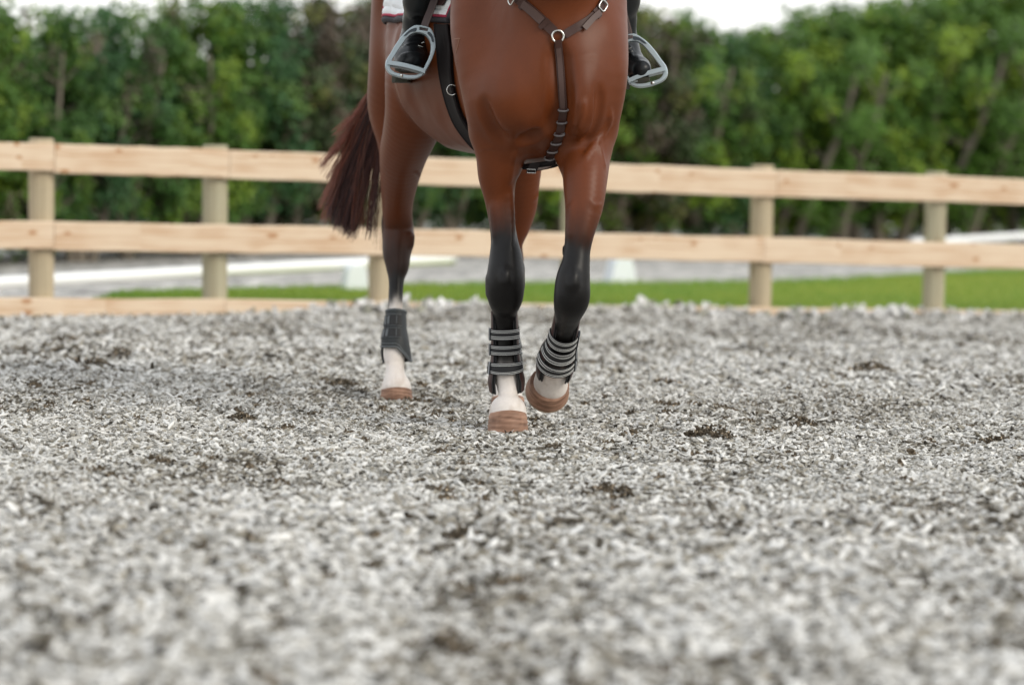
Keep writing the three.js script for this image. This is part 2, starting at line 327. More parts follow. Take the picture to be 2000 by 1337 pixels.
// small brown crumbs of soil scattered among the chips
{
  const r = rng(909), list = []; let guard = 0;
  while (list.length < 3400 && guard++ < 60000) { const d = Math.sqrt(lerp(17, 290, r())), x = (r() - 0.5) * (1.2 + d * 0.45), z = -d; if (z < fenceZ(x) + 0.2 || r() > 0.1 + 0.9 * clamp(dirt(x + 0.05, z))) continue; list.push([x, z, r(), r(), r()]); }
  const im = new THREE.InstancedMesh(clodGeo(5, 0.021), std({ vertexColors: true, roughness: 1, specularIntensity: 0.15 }), list.length), M = new THREE.Matrix4(), q = new THREE.Quaternion();
  list.forEach(([x, z, a, t, u], i) => { q.setFromEuler(new THREE.Euler((t - 0.5) * 0.5, a * 6.28, (u - 0.5) * 0.5)); const s = 0.35 + 1.0 * t * t; M.compose(V(x, arenaH(x, z) + 0.004, z), q, V(s * 1.2, s, s)); im.setMatrixAt(i, M); im.setColorAt(i, C(1 + 0.9 * u, 1 + 0.85 * u, 1 + 0.8 * u)); });
  im.name = numbered('soil'); im.castShadow = im.receiveShadow = true; scene.add(im); tag(im, 'brown soil crumbs scattered among the grey chips', 'soil', null, 'stuff');
}
// beyond the fence: more arena, a strip of lawn, and the wide field below it all
{
  const nx = 110, nz = 60, pos = [], idx = [], uv = [];
  for (let j = 0; j <= nz; j++) for (let i = 0; i <= nx; i++) { const x = lerp(-14, 20, i / nx), z = fenceZ(x) - 0.05 - Math.pow(j / nz, 1.6) * 55; pos.push(x, baseH(x, z) - 0.012 + (fbm(x * 3, z * 3, 8, 3) - 0.5) * 0.03, z); uv.push(x, z); }
  for (let j = 0; j < nz; j++) for (let i = 0; i < nx; i++) { const a = j * (nx + 1) + i, b = a + nx + 1; idx.push(a, a + 1, b + 1, a, b + 1, b); }
  const T = 512, d = new Uint8Array(T * T * 4); for (let j = 0; j < T; j++) for (let i = 0; i < T; i++) { const a = hash3(i >> 1, j >> 1, 3), b = fbm(i / 16, j / 16, 70, 3), v = clamp(0.68 + (a - 0.5) * 0.36 + (b - 0.5) * 0.6), o = (j * T + i) * 4; d[o] = v * 255; d[o + 1] = v * 250; d[o + 2] = v * 242; d[o + 3] = 255; }
  const tx = new THREE.DataTexture(d, T, T); tx.colorSpace = THREE.SRGBColorSpace; tx.wrapS = tx.wrapT = THREE.RepeatWrapping; tx.magFilter = THREE.LinearFilter; tx.repeat.set(0.31, 0.31); tx.needsUpdate = true;
  tag(mesh('gravel_ground', geoFrom(pos, idx, { uv }), std({ map: tx, roughness: 0.95, specularIntensity: 0.2 })), 'pale grey surface of the arena beyond the fence', 'ground', null, 'structure');
  const f = new THREE.PlaneGeometry(1200, 1200); f.rotateX(-Math.PI / 2); const field = mesh('ground', f, std({ color: C(0.09, 0.11, 0.04), roughness: 1, specularIntensity: 0.1 })); field.position.y = -0.24; tag(field, 'wide grassy ground under and around the arena', 'ground', null, 'structure');
}
const lawnEdge = [[230, 592], [330, 589], [480, 584], [700, 576], [1000, 562], [1300, 553], [1650, 541], [2000, 524], [2400, 505]].map(([x, y]) => onGround(x, y, -0.04 - 0.09 * clamp(x / 2000)));
const lawnZ = (x) => { let i = 0; while (i < lawnEdge.length - 2 && x > lawnEdge[i + 1].x) i++; const a = lawnEdge[i], b = lawnEdge[i + 1]; return lerp(a.z, b.z, (x - a.x) / (b.x - a.x)); };
{
  const x0 = lawnEdge[0].x, x1 = lawnEdge[8].x, pos = [], idx = [], col = [], nx = 120, nz = 24;
  for (let j = 0; j <= nz; j++) for (let i = 0; i <= nx; i++) { const x = lerp(x0, x1, i / nx), za = fenceZ(x) - 0.03, zb = Math.min(za - 0.02, lawnZ(x) + (fbm(x * 3, 2, 5, 3) - 0.5) * 0.35), z = lerp(za, zb, j / nz); pos.push(x, baseH(x, z) + 0.016 * Math.min(1, 6 * (1 - j / nz)) + 0.004, z); const k = fbm(x * 1.2, z * 1.2, 90, 3); col.push(0.15 + 0.08 * k, 0.21 + 0.05 * k, 0.04); }
  for (let j = 0; j < nz; j++) for (let i = 0; i < nx; i++) { const a = j * (nx + 1) + i, b = a + nx + 1; idx.push(a, a + 1, b + 1, a, b + 1, b); }
  tag(mesh('lawn', geoFrom(pos, idx, { color: col }), std({ vertexColors: true, roughness: 1, specularIntensity: 0.1 })), 'strip of mown lawn between the fence and the far arena', 'lawn', null, 'structure');
  const blade = geoFrom([-0.5, 0, 0, 0.5, 0, 0, 0.25, 0.6, 0.1, -0.2, 0.65, 0.1, 0.1, 1, 0.35], [0, 1, 2, 0, 2, 3, 3, 2, 4]);
  const n = 60000, im = new THREE.InstancedMesh(blade, std({ roughness: 0.7, transmission: 0.35, thickness: 0, specularIntensity: 0.4 }), n), r = rng(31), M = new THREE.Matrix4(), q = new THREE.Quaternion(), c = new THREE.Color();
  for (let i = 0; i < n; i++) { const x = lerp(x0, x1, r()), za = fenceZ(x) - 0.05, zb = lawnZ(x), z = lerp(za, zb, Math.pow(r(), 1.1)), s = 0.02 + 0.03 * r() + (z > za - 0.2 ? 0.012 : 0); q.setFromEuler(new THREE.Euler((r() - 0.5) * 0.7, r() * 6.28, (r() - 0.5) * 0.7)); M.compose(V(x, baseH(x, z) + 0.008, z), q, V(0.007, s, s)); im.setMatrixAt(i, M); const k = fbm(x * 1.2, z * 1.2, 90, 3) - 0.5 + (r() - 0.5) * 0.5; im.setColorAt(i, c.setRGB(0.24 + 0.2 * k, 0.37 + 0.1 * k, 0.05 + 0.02 * r())); }
  im.name = numbered('grass'); im.castShadow = im.receiveShadow = true; scene.add(im); tag(im, 'short green grass blades of the lawn strip', 'grass', null, 'stuff');
}

// ---------------------------------------------------------------- fence
function woodMap(seed, base, dark, knots) {
  const w = 1024, h = 128, d = new Uint8Array(w * h * 4), r = rng(seed), K = []; for (let i = 0; i < knots; i++) K.push([r() * w, (0.15 + 0.7 * r()) * h, 5 + 7 * r()]);
  for (let j = 0; j < h; j++) for (let i = 0; i < w; i++) {
    let y = j, m = 0; for (const [kx, ky, kr] of K) { const dx = (i - kx) / 2.2, dy = j - ky, q = Math.hypot(dx, dy); y += (dy > 0 ? 1 : -1) * 10 * Math.exp(-q * q / (kr * kr * 4)); m = Math.max(m, 1 - smooth(kr * 0.6, kr * 1.1, q)); }
    const g = fbm(i / 240, y / 5.5, seed, 3), b = fbm(i / 90, j / 60, seed + 5, 2), t = clamp(smooth(0.45, 0.75, g) * 0.4 + (b - 0.5) * 0.5 + m * 0.9), o = (j * w + i) * 4;
    for (let k = 0; k < 3; k++) d[o + k] = lerp(base[k], dark[k], t); d[o + 3] = 255;
  }
  const t = new THREE.DataTexture(d, w, h); t.colorSpace = THREE.SRGBColorSpace; t.magFilter = THREE.LinearFilter; t.wrapS = t.wrapT = THREE.RepeatWrapping; t.needsUpdate = true; return t;
}
const railMats = [1, 2, 3].map((s) => std({ map: woodMap(s, [216, 195, 170], [176, 134, 100], 5), roughness: 0.75, specularIntensity: 0.3 }));
const postMats = [11, 12].map((s, i) => std({ map: woodMap(s, i ? [172, 166, 142] : [182, 168, 142], [128, 116, 94], 4), roughness: 0.8, specularIntensity: 0.3 }));
const fence = thing('fence', 'pale timber post and rail fence with two rails and a kickboard', 'fence');
function plank(a, b, hh, th, mat, name) { // board from a to b (centre line), half height hh, standing on edge
  const len = a.distanceTo(b), n = 10, bev = 0.006, prof = [[-hh, -th + bev], [-hh + bev, -th], [hh - bev, -th], [hh, -th + bev], [hh, th - bev], [hh - bev, th], [-hh + bev, th], [-hh, th - bev]], pos = [], idx = [], uv = [];
  const t = b.clone().sub(a).normalize(), s = t.clone().cross(V(0, 1, 0)).normalize(), up = s.clone().cross(t), uo = hash3(Math.round(a.x * 50), Math.round(a.y * 90), 3) * 3;
  for (let i = 0; i <= n; i++) prof.forEach(([y, x]) => { const w = (hash3(i, Math.round(a.x * 100), 5) - 0.5) * 0.006, p = a.clone().addScaledVector(t, len * i / n).addScaledVector(up, y + w).addScaledVector(s, x); pos.push(p.x, p.y, p.z); uv.push(uo + len * i / n / 1.6, (y + x) / (2 * hh) * 0.8 + 0.5 + uo); });
  for (let i = 0; i < n; i++) for (let k = 0; k < 8; k++) { const A = i * 8 + k, B = i * 8 + (k + 1) % 8; idx.push(A, B, B + 8, A, B + 8, A + 8); }
  for (let k = 1; k < 7; k++) { idx.push(0, k + 1, k); idx.push(n * 8, n * 8 + k, n * 8 + k + 1); }
  let g = geoFrom(pos, idx, { uv }).toNonIndexed(); g = creased(g, 0.5); return mesh(name, g, mat, fence);
}
postTop.forEach((p, i) => {
  const r1 = 0.071 - 0.001 * (i % 3), r0 = r1 * 1.03, prof = [V2(0.0001, 0), V2(r1 * 0.93, 0), V2(r1, -0.012), V2(r0, -1.35)].reverse();
  const g = new THREE.LatheGeometry(prof, 28), o = mesh('post', g, postMats[i === 7 ? 1 : i % 2 ? 1 : 0], fence); o.position.copy(p); o.rotation.y = i * 1.7 + 0.4; o.rotation.z = [0, 0, -0.003, 0.004, 0, 0.003, 0.002, -0.004, 0, 0][i];
  const uva = g.attributes.uv; for (let k = 0; k < uva.count; k++) uva.setXY(k, (1 - uva.getY(k)) * 0.8 + i * 0.3, uva.getX(k) * 3);
});
function V2(x, y) { return new THREE.Vector2(x, y); }
const railAt = (table) => (px) => { let i = 0; while (i < table.length - 2 && px > table[i + 1][0]) i++; const a = table[i], b = table[i + 1], t = (px - a[0]) / (b[0] - a[0]); return [lerp(a[1], b[1], t), lerp(a[2], b[2], t)]; };
const depthAt = (px) => { let i = 0; while (i < POSTS.length - 2 && px > POSTS[i + 1][0]) i++; const a = POSTS[i], b = POSTS[i + 1]; return lerp(a[2], b[2], (px - a[0]) / (b[0] - a[0])); };
const topRail = railAt([[-262, 268, 323], [80, 280, 335], [420, 292, 347], [1490, 331, 383], [1830, 343, 394], [2190, 356, 405]]);
const lowRail = railAt([[-262, 426, 482], [80, 432, 487], [420, 438, 492], [1490, 463, 512], [1830, 474, 521], [2190, 484, 530]]);
const kick = railAt([[-262, 580, 640], [80, 583, 640], [420, 584.5, 640], [745, 587, 640], [1160, 595, 645], [1490, 600, 648], [1830, 605, 650], [2190, 610, 655]]);
let bi = 0;
for (const [tbl, joints, th] of [[topRail, [-610, 104, 446, 1120, 1516, 2190, 2560], 0.021], [lowRail, [-610, 103, 745, 1490, 2190, 2560], 0.021], [kick, [-610, 436, 1120, 1830, 2560], 0.022]])
  for (let i = 0; i + 1 < joints.length; i++) {
    const [a, b] = [joints[i], joints[i + 1]].map((px, e) => { const [t, l] = tbl(px), d = depthAt(px) - 0.098; const p = at(px, (t + l) / 2, d); p.x += e ? -0.002 : 0.002; p.hh = R((l - t) / 2, d); return p; });
    plank(a, b, (a.hh + b.hh) / 2 + (i % 2) * 0.002, th, railMats[bi++ % 3], tbl === kick ? 'kickboard' : 'rail');
  }

// ---------------------------------------------------------------- white arena poles and their blocks
const white = std({ color: C(0.88, 0.88, 0.86), roughness: 0.45, clearcoat: 0.15 });
function pole(a, b, label) {
  const pts = []; for (let i = 0; i <= 12; i++) pts.push(a.clone().lerp(b, i / 12)); const r = 0.04, g = tube(pts, r, 14);
  const o = thing('arena_pole', label, 'pole', 'white poles of the far arena'); mesh('tube', g, white, o);
  const t = b.clone().sub(a).normalize(); mesh('end_cap', tube([b.clone().addScaledVector(t, -0.03), b.clone().addScaledVector(t, 0.004), b.clone().addScaledVector(t, 0.008)], [r * 1.1, r * 1.1, r * 0.9], 14), std({ color: C(0.72, 0.72, 0.7), roughness: 0.5 }), o);
}
pole(at(-420, 574, 16.6), at(884, 505, 19.35), 'long white pole slanting up behind the fence on the left');
pole(at(1782, 474, 28.3), at(2150, 452, 31.5), 'white pole running along the foot of the hedge on the right');
function block(px, py, d, w, h, label) {
  const s = new THREE.Shape(); s.moveTo(-w / 2, 0); s.lineTo(w / 2, 0); s.lineTo(w * 0.32, h * 0.8); s.quadraticCurveTo(w * 0.27, h, w * 0.16, h); s.lineTo(-w * 0.16, h); s.quadraticCurveTo(-w * 0.27, h, -w * 0.32, h * 0.8); s.closePath();
  const g = new THREE.ExtrudeGeometry(s, { depth: w * 0.7, bevelEnabled: true, bevelThickness: 0.012, bevelSize: 0.012, bevelSegments: 3, steps: 1 }); g.translate(0, 0.005, -w * 0.35);
  const o = thing('pole_block', label, 'pole block', 'white plastic blocks of the far arena'); const p = at(px, py, d); o.position.set(p.x, baseH(p.x, p.z), p.z); o.rotation.y = 0.35;
  mesh('shell', g, std({ color: C(0.78, 0.82, 0.85), roughness: 0.5 }), o);
  const f = new THREE.BoxGeometry(w * 1.12, 0.014, w * 0.84); f.translate(0, 0.008, 0); mesh('foot', f, white, o);
}
block(692, 572, 18.75, 0.155, 0.17, 'white tapered plastic block carrying the long white pole');
block(1211, 547, 22, 0.205, 0.185, 'white tapered plastic block standing alone right of the horse');

// ---------------------------------------------------------------- hedge of trees behind
{
  const barkMat = std({ color: C(0.21, 0.18, 0.145), roughness: 0.95, specularIntensity: 0.2 });
  const leafMat = std({ vertexColors: true, roughness: 0.5, transmission: 0.4, thickness: 0, specularIntensity: 0.4 });
  function treeParts(seed, tint) { // 2.4 m tall reference
    const r = rng(seed), stems = [], clumps = [], pos = [], idx = [], col = [];
    const nst = 2 + (seed % 3);
    for (let s = 0; s < nst; s++) {
      let p = V((r() - 0.5) * 0.25, -0.15, (r() - 0.5) * 0.25), dir = V((r() - 0.5) * 0.9, 1, (r() - 0.5) * 0.7).normalize(); const pts = [p.clone()], rad = [0.055];
      for (let k = 0; k < 7; k++) { p = p.clone().addScaledVector(dir, 0.32); dir.add(V((r() - 0.5) * 0.5, 0.2, (r() - 0.5) * 0.4)).normalize(); pts.push(p.clone()); rad.push(0.05 * (1 - k / 8) + 0.006);
        if (k > 0 && k < 6) for (let b = 0; b < 2; b++) { const bd = V(r() - 0.5, 0.35 * r(), r() - 0.5).normalize(), bp = [p.clone()], br = [0.02 * (1 - k / 9)]; let q = p.clone(); for (let m = 0; m < 4; m++) { q = q.clone().addScaledVector(bd, 0.15); bd.add(V((r() - 0.5) * 0.6, (r() - 0.2) * 0.4, (r() - 0.5) * 0.6)).normalize(); bp.push(q.clone()); br.push(0.016 * (1 - m / 4) * (1 - k / 9) + 0.003); if (m > 1 && q.y > 0.4) clumps.push([q.clone(), 0.16]); } stems.push(tube(bp, br, 5)); }
      }
      stems.push(tube(pts, rad, 8));
    }
    for (let k = 0; k < 165; k++) { const a = r() * 6.283, y = 0.22 + 2.18 * Math.pow(r(), 0.8), w = 0.78 * Math.sqrt(clamp(1 - Math.pow((y - 1.2) / 1.38, 2))) * (0.45 + 0.55 * Math.sqrt(r())); if (y < 0.62 && r() < 0.45) continue; clumps.push([V(Math.cos(a) * w, y, Math.sin(a) * w), 0.13 + 0.1 * r()]); }
    for (const [c, rad] of clumps) {
      const hue = r(), n = 46, young = r();
      for (let k = 0; k < n; k++) {
        const o = V(r() + r() - 1, r() + r() - 1, r() + r() - 1).multiplyScalar(rad), p = c.clone().add(o); if (p.y < 0.05) continue;
        const out = V(p.x * 0.8 + (r() - 0.5), 0.6 + (r() - 0.5), p.z * 0.8 + (r() - 0.5)).normalize(), t = V(r() - 0.5, r() - 0.65, r() - 0.5).cross(out).normalize(), b = out.clone().cross(t), L = 0.045 + 0.035 * r(), Wd = L * 0.42, i0 = pos.length / 3;
        const put = (u, v, w) => pos.push(p.x + t.x * u + b.x * v + out.x * w, p.y + t.y * u + b.y * v + out.y * w, p.z + t.z * u + b.z * v + out.z * w);
        put(0, 0, 0); put(L * 0.5, Wd, 0.006); put(L, 0, -0.008); put(L * 0.5, -Wd, 0.006); idx.push(i0, i0 + 2, i0 + 1, i0, i0 + 3, i0 + 2);
        const g = (0.75 + 0.5 * r()) * 1.3, y = young > 0.72 ? 1 : 0, br = hue < tint[3] ? 1 : 0;
        const cr = br ? 0.11 : lerp(tint[0], tint[0] * 2.1, y), cg = br ? 0.085 : lerp(tint[1], tint[1] * 1.5, y), cb = br ? 0.06 : lerp(tint[2], tint[2] * 0.9, y); for (let m = 0; m < 4; m++) col.push(cr * g, cg * g, cb * g);
      }
    }
    return [merge(stems), geoFrom(pos, idx, { color: col })];
  }
  const kinds = [treeParts(3, [0.05, 0.12, 0.022, 0.05]), treeParts(14, [0.04, 0.105, 0.034, 0.12]), treeParts(25, [0.065, 0.14, 0.018, 0.03]), treeParts(37, [0.075, 0.155, 0.02, 0.0]), treeParts(48, [0.06, 0.09, 0.035, 0.5])];
  // [frame x, frame y of the top, kind]
  const row = [[-190, 20, 0], [-60, 10, 2], [60, 28, 0], [165, 40, 1], [270, 22, 0], [385, 14, 2], [490, 12, 1], [585, 18, 4], [680, 12, 4], [790, 5, 1], [900, 0, 0], [1010, 5, 2], [1110, 10, 0], [1200, 22, 4], [1285, 40, 2], [1370, 78, 1], [1450, 84, 2], [1530, 70, 3], [1610, 40, 3], [1690, 26, 2], [1770, 20, 3], [1850, 8, 3], [1930, -12, 3], [2010, -20, 2], [2100, -20, 3], [2200, -20, 3]];
  const ord = ['first', 'second', 'third', 'fourth', 'fifth', 'sixth', 'seventh', 'eighth', 'ninth', 'tenth', 'eleventh', 'twelfth'];
  const look = ['dark green leafy hedge tree', 'bluish green hedge tree with brown twigs', 'mid green bushy hedge tree', 'bright green rounded hedge tree', 'brownish thin-leaved hedge tree'];
  row.forEach(([px, py, k], i) => {
    const d = lerp(21.3, 34.5, clamp((px + 60) / 2100, -0.1, 1.15)), p = at(px, 480, d), top = at(px, py, d).y, y0 = baseH(p.x, p.z) - 0.02, s = (top - y0) / 2.38, left = px < 900;
    const n = left ? ord[i] : [...ord, 'thirteenth', 'fourteenth', 'fifteenth', 'sixteenth'][row.length - 1 - i];
    const t = thing('hedge_tree', `${look[k]}, ${n} from the ${left ? 'left' : 'right'} end of the hedge`, 'tree', 'trees of the hedge behind the fence');
    t.position.set(p.x, y0, p.z); t.rotation.y = i * 2.17; const wd = d * 0.034; t.scale.set(s * wd, s, s * wd);
    mesh('trunk', kinds[k][0], barkMat, t); mesh('crown', kinds[k][1], leafMat, t);
  });
  // shrubby growth at the back of the hedge
  const back = kinds[1];
  const im = new THREE.InstancedMesh(back[1], leafMat, 30), M = new THREE.Matrix4(), q = new THREE.Quaternion();
  for (let i = 0; i < 30; i++) { const px = -300 + i * 88, d = lerp(21.3, 34.5, clamp((px + 60) / 2100, -0.12, 1.2)) + 1.15, p = at(px, 480, d); q.setFromAxisAngle(V(0, 1, 0), i * 1.9); M.compose(V(p.x, baseH(p.x, p.z) - 0.1, p.z), q, V(0.95, 0.66 + 0.04 * (i % 3), 0.95)); im.setMatrixAt(i, M); }
  im.name = numbered('undergrowth'); im.castShadow = im.receiveShadow = true; scene.add(im); tag(im, 'dark leafy undergrowth filling the back of the hedge', 'undergrowth', null, 'stuff');
}

// ---------------------------------------------------------------- horse
const BAY = C(0.124, 0.0305, 0.0078), BAYD = C(0.06, 0.017, 0.006), BLK = C(0.006, 0.0052, 0.005), DKB = C(0.03, 0.012, 0.007), WHT = C(0.72, 0.66, 0.61), PNK = C(0.66, 0.52, 0.45);
const horsePrims = [], relief = (x, y, z) => 0.009 * (noise3(x * 13, y * 6.5, z * 8) - 0.5) + 0.003 * (noise3(x * 30, y * 16, z * 20) - 0.5);   // uneven flesh over ribs and muscle
{ // trunk: cross-sections [depth, centre x, half width, top, bottom]
  const T = [[8.965, 0.11, 0.03, 1.19, 1.13], [8.98, 0.11, 0.1, 1.3, 1.02], [9.02, 0.106, 0.165, 1.42, 0.99], [9.1, 0.098, 0.222, 1.52, 0.925], [9.2, 0.088, 0.25, 1.6, 0.88], [9.3, 0.07, 0.262, 1.63, 0.868], [9.4, 0.05, 0.275, 1.64, 0.873], [9.6, -0.015, 0.315, 1.6, 0.885], [9.8, -0.08, 0.343, 1.56, 0.9], [10.0, -0.128, 0.328, 1.55, 0.945], [10.15, -0.175, 0.295, 1.57, 1.02], [10.35, -0.235, 0.26, 1.55, 1.06], [10.5, -0.28, 0.2, 1.48, 1.1], [10.6, -0.3, 0.1, 1.4, 1.18]];
  horsePrims.push({ k: 0.05, ca: BAY, cb: BAY, t: 0, d(x, y, z) {
    const D = -z; let i = 0; while (i < T.length - 2 && D > T[i + 1][0]) i++;
    const a = T[i], b = T[i + 1], t = clamp((D - a[0]) / (b[0] - a[0])), s = t, cx = lerp(a[1], b[1], s), hw = lerp(a[2], b[2], s), yt = lerp(a[3], b[3], s), yb = lerp(a[4], b[4], s), yc = (yt + yb) / 2, hh = (yt - yb) / 2;
    const q = Math.pow(Math.pow(Math.abs(x - cx) / hw, 2.15) + Math.pow(Math.abs(y - yc) / hh, 2.15), 1 / 2.15), e = (q - 1) * Math.min(hw, hh), dz = Math.max(T[0][0] - D, D - T[T.length - 1][0], 0);
    const o = (dz > 0 ? Math.hypot(Math.max(e, 0), dz) : e) * 0.85; return Math.abs(o) < 0.05 ? o - relief(x, y, z) : o;
  } });
}
let chainId = 0;
function chain(raw, k) {
  const id = ++chainId;
  const nodes = []; // rounded through the joints
  for (let i = 0; i + 1 < raw.length; i++) { const [p, q, r, s] = [raw[Math.max(0, i - 1)], raw[i], raw[i + 1], raw[Math.min(raw.length - 1, i + 2)]], n = raw.length > 2 ? 5 : 1; for (let m = 0; m < n; m++) { const t = m / n, f = (j) => 0.5 * (2 * q[j] + (r[j] - p[j]) * t + (2 * p[j] - 5 * q[j] + 4 * r[j] - s[j]) * t * t + (3 * q[j] - p[j] - 3 * r[j] + s[j]) * t * t * t); nodes.push([f(0), f(1), f(2), f(3), q[4].clone().lerp(r[4], t)]); } }
  nodes.push(raw[raw.length - 1]); for (let i = 0; i + 1 < nodes.length; i++) { const [x, y, d, r, c] = nodes[i], [X, Y, D, Q, e] = nodes[i + 1]; horsePrims.push({ ...cone(at(x, y, d), R(r, d), at(X, Y, D), R(Q, D), k, c, e), id }); } }
const ellAt = (x, y, d, rx, ry, rz, k) => { const p = ell(at(x, y, d), V(R(rx, d), R(ry, d), rz), k, BAY), f = p.d; p.d = (X, Y, Z) => { const o = f.call(p, X, Y, Z); return Math.abs(o) < 0.05 ? o - relief(X, Y, Z) : o; }; horsePrims.push(p); };
const b = BAY, bd = BAYD, kk = BLK, dk = DKB, w = WHT;
// shoulders, breast, neck
chain([[945, -60, 9.24, 60, b], [940, 60, 9.14, 60, b], [958, 190, 9.08, 54, b], [967, 255, 9.13, 50, b]], 0.05);
chain([[1150, -60, 9.2, 72, b], [1166, 60, 9.1, 59, b], [1167, 165, 9.06, 56, b], [1156, 250, 9.1, 50, b]], 0.05);
ellAt(1010, 192, 9.0, 70, 72, 0.105, 0.07); ellAt(1134, 196, 8.98, 42, 72, 0.085, 0.055); ellAt(1080, 100, 9.03, 110, 130, 0.13, 0.1);
chain([[1048, 240, 9.06, 46, b], [1050, 276, 9.14, 37, b], [1050, 285, 9.3, 34, b]], 0.05); chain([[1108, 296, 9.1, 26, b], [1120, 345, 9.05, 20, b]], 0.03);
chain([[1000, 235, 9.06, 40, b], [992, 285, 9.1, 34, b]], 0.05); chain([[1126, 245, 9.05, 36, b], [1126, 298, 9.07, 28, b]], 0.045);
chain([[1078, -25, 9.06, 88, b], [1100, -150, 8.82, 82, b], [1120, -330, 8.5, 68, b]], 0.1);
// head carried high above the frame
chain([[1122, -335, 8.48, 62, b], [1126, -300, 8.3, 58, b], [1130, -215, 8.1, 42, b], [1132, -160, 8.0, 34, bd]], 0.06);
chain([[1100, -385, 8.55, 16, b], [1094, -440, 8.54, 5, b]], 0.03); chain([[1146, -385, 8.55, 16, b], [1154, -440, 8.54, 5, b]], 0.03);
// right fore, standing
chain([[967, 255, 9.13, 50, b], [978, 300, 9.14, 49, b], [972, 343, 9.15, 38, b], [975, 383, 9.16, 30, b], [980, 430, 9.15, 25.5, bd], [985, 470, 9.14, 26.5, kk], [988, 508, 9.12, 33, kk], [987, 545, 9.1, 37, kk], [987, 576, 9.11, 35.5, kk], [986, 602, 9.14, 25.5, kk], [985, 625, 9.16, 20.5, kk]], 0.014);
chain([[985, 625, 9.16, 20.5, kk], [986, 690, 9.17, 20, kk], [987, 712, 9.172, 21.5, kk], [988, 723, 9.174, 23, w], [989, 735, 9.175, 23.5, w], [991, 755, 9.165, 20.5, w], [993, 773, 9.15, 19, w], [992.5, 785, 9.14, 22.5, w], [992, 796, 9.13, 29.5, w], [992, 806, 9.127, 37.6, w]], 0.012);
chain([[985, 620, 9.2, 15, kk], [987, 705, 9.22, 14, kk], [989, 736, 9.23, 17, w], [992, 765, 9.21, 12, w]], 0.014);
chain([[968, 290, 9.26, 40, b], [973, 360, 9.24, 26, b], [982, 440, 9.2, 20, bd], [987, 530, 9.16, 26, kk], [986, 590, 9.18, 20, kk]], 0.02);
chain([[960, 545, 9.1, 11, kk], [958, 572, 9.11, 9, kk]], 0.012); chain([[1013, 522, 9.12, 11, kk], [1014, 556, 9.11, 10, kk]], 0.012);
// left fore, lifted
chain([[1156, 250, 9.1, 50, b], [1147, 305, 9.06, 46, b], [1143, 350, 9.01, 43.5, b], [1141, 400, 8.97, 37.5, b], [1133, 450, 8.94, 29.5, bd], [1128, 485, 8.93, 26, kk], [1125, 512, 8.92, 27.5, kk], [1119, 547, 8.91, 33.5, kk], [1117, 580, 8.91, 35.5, kk], [1112, 603, 8.94, 30, kk], [1108, 622, 8.98, 22.5, kk]], 0.014);
chain([[1108, 622, 8.98, 22, kk], [1094, 685, 9.11, 20, kk], [1088, 702, 9.15, 25, kk], [1085, 709, 9.17, 28, PNK], [1083, 716, 9.19, 30, w], [1078, 735, 9.24, 32, w], [1075.5, 750, 9.27, 34, w]], 0.014);
chain([[1106, 618, 9.04, 15, kk], [1090, 690, 9.18, 15, kk], [1082, 715, 9.25, 20, w]], 0.014);
chain([[1146, 300, 9.14, 42, b], [1142, 380, 9.05, 28, b], [1128, 470, 8.99, 20, bd], [1119, 560, 8.96, 26, kk]], 0.02);
chain([[1102, 484, 8.94, 4, dk], [1102, 495, 8.94, 4, kk]], 0.008);
// hind quarters
chain([[802, -40, 10.3, 74, b], [794, 130, 10.37, 74, b], [784, 205, 10.42, 66, b], [784, 268, 10.42, 49, b], [780, 330, 10.42, 34, b]], 0.035);
chain([[1000, -20, 10.35, 78, b], [1005, 130, 10.35, 78, b], [1010, 220, 10.25, 62, b], [1016, 290, 10.12, 48, b]], 0.04);
// right hind
chain([[848, 30, 9.98, 92, b], [830, 150, 9.99, 78, b], [814, 215, 10.03, 62, b], [800, 262, 10.11, 53, b], [788, 300, 10.2, 46.5, b], [780, 350, 10.32, 37.5, b], [776, 400, 10.42, 30, b], [777, 437, 10.47, 29.5, bd], [778, 466, 10.47, 31.5, bd], [775, 492, 10.45, 28, dk], [776, 520, 10.43, 22.5, dk], [774, 545, 10.41, 15.5, kk], [773, 585, 10.38, 13.5, kk], [773, 602, 10.37, 13.5, w], [772, 640, 10.34, 14, w], [770, 686, 10.32, 21.5, w], [771, 715, 10.3, 18, w], [772, 738, 10.27, 21, w], [774, 758, 10.25, 30, w]], 0.014);
chain([[770, 540, 10.44, 10, kk], [769, 590, 10.42, 11, kk], [771, 660, 10.38, 13, w], [775, 690, 10.37, 15, w]], 0.014);
chain([[764, 476, 10.5, 17, dk], [757, 428, 10.58, 12, kk], [766, 370, 10.5, 9, b], [774, 320, 10.42, 22, b]], 0.014);
chain([[800, 462, 10.44, 10, bd], [799, 476, 10.44, 9, dk]], 0.014);
// left hind
chain([[1016, 290, 10.02, 48, b], [1017, 350, 10.07, 38, b], [1018, 400, 10.12, 31, b], [1010, 440, 10.16, 26, b], [997, 475, 10.18, 24, bd], [994, 512, 10.18, 29, dk], [993, 540, 10.16, 22, dk], [993, 570, 10.12, 15.5, kk], [992, 610, 10.09, 14.5, w], [992, 660, 10.04, 15, w], [992, 703, 10.0, 24, w], [992, 733, 9.98, 19, w], [992, 760, 9.94, 25, w], [992, 774, 9.93, 29, w]], 0.014);
chain([[986, 515, 10.24, 15, dk], [990, 465, 10.3, 11, bd], [1005, 390, 10.2, 12, b]], 0.014);
chain([[990, 560, 10.17, 12, kk], [990, 650, 10.1, 12, w], [992, 705, 10.06, 16, w]], 0.014);
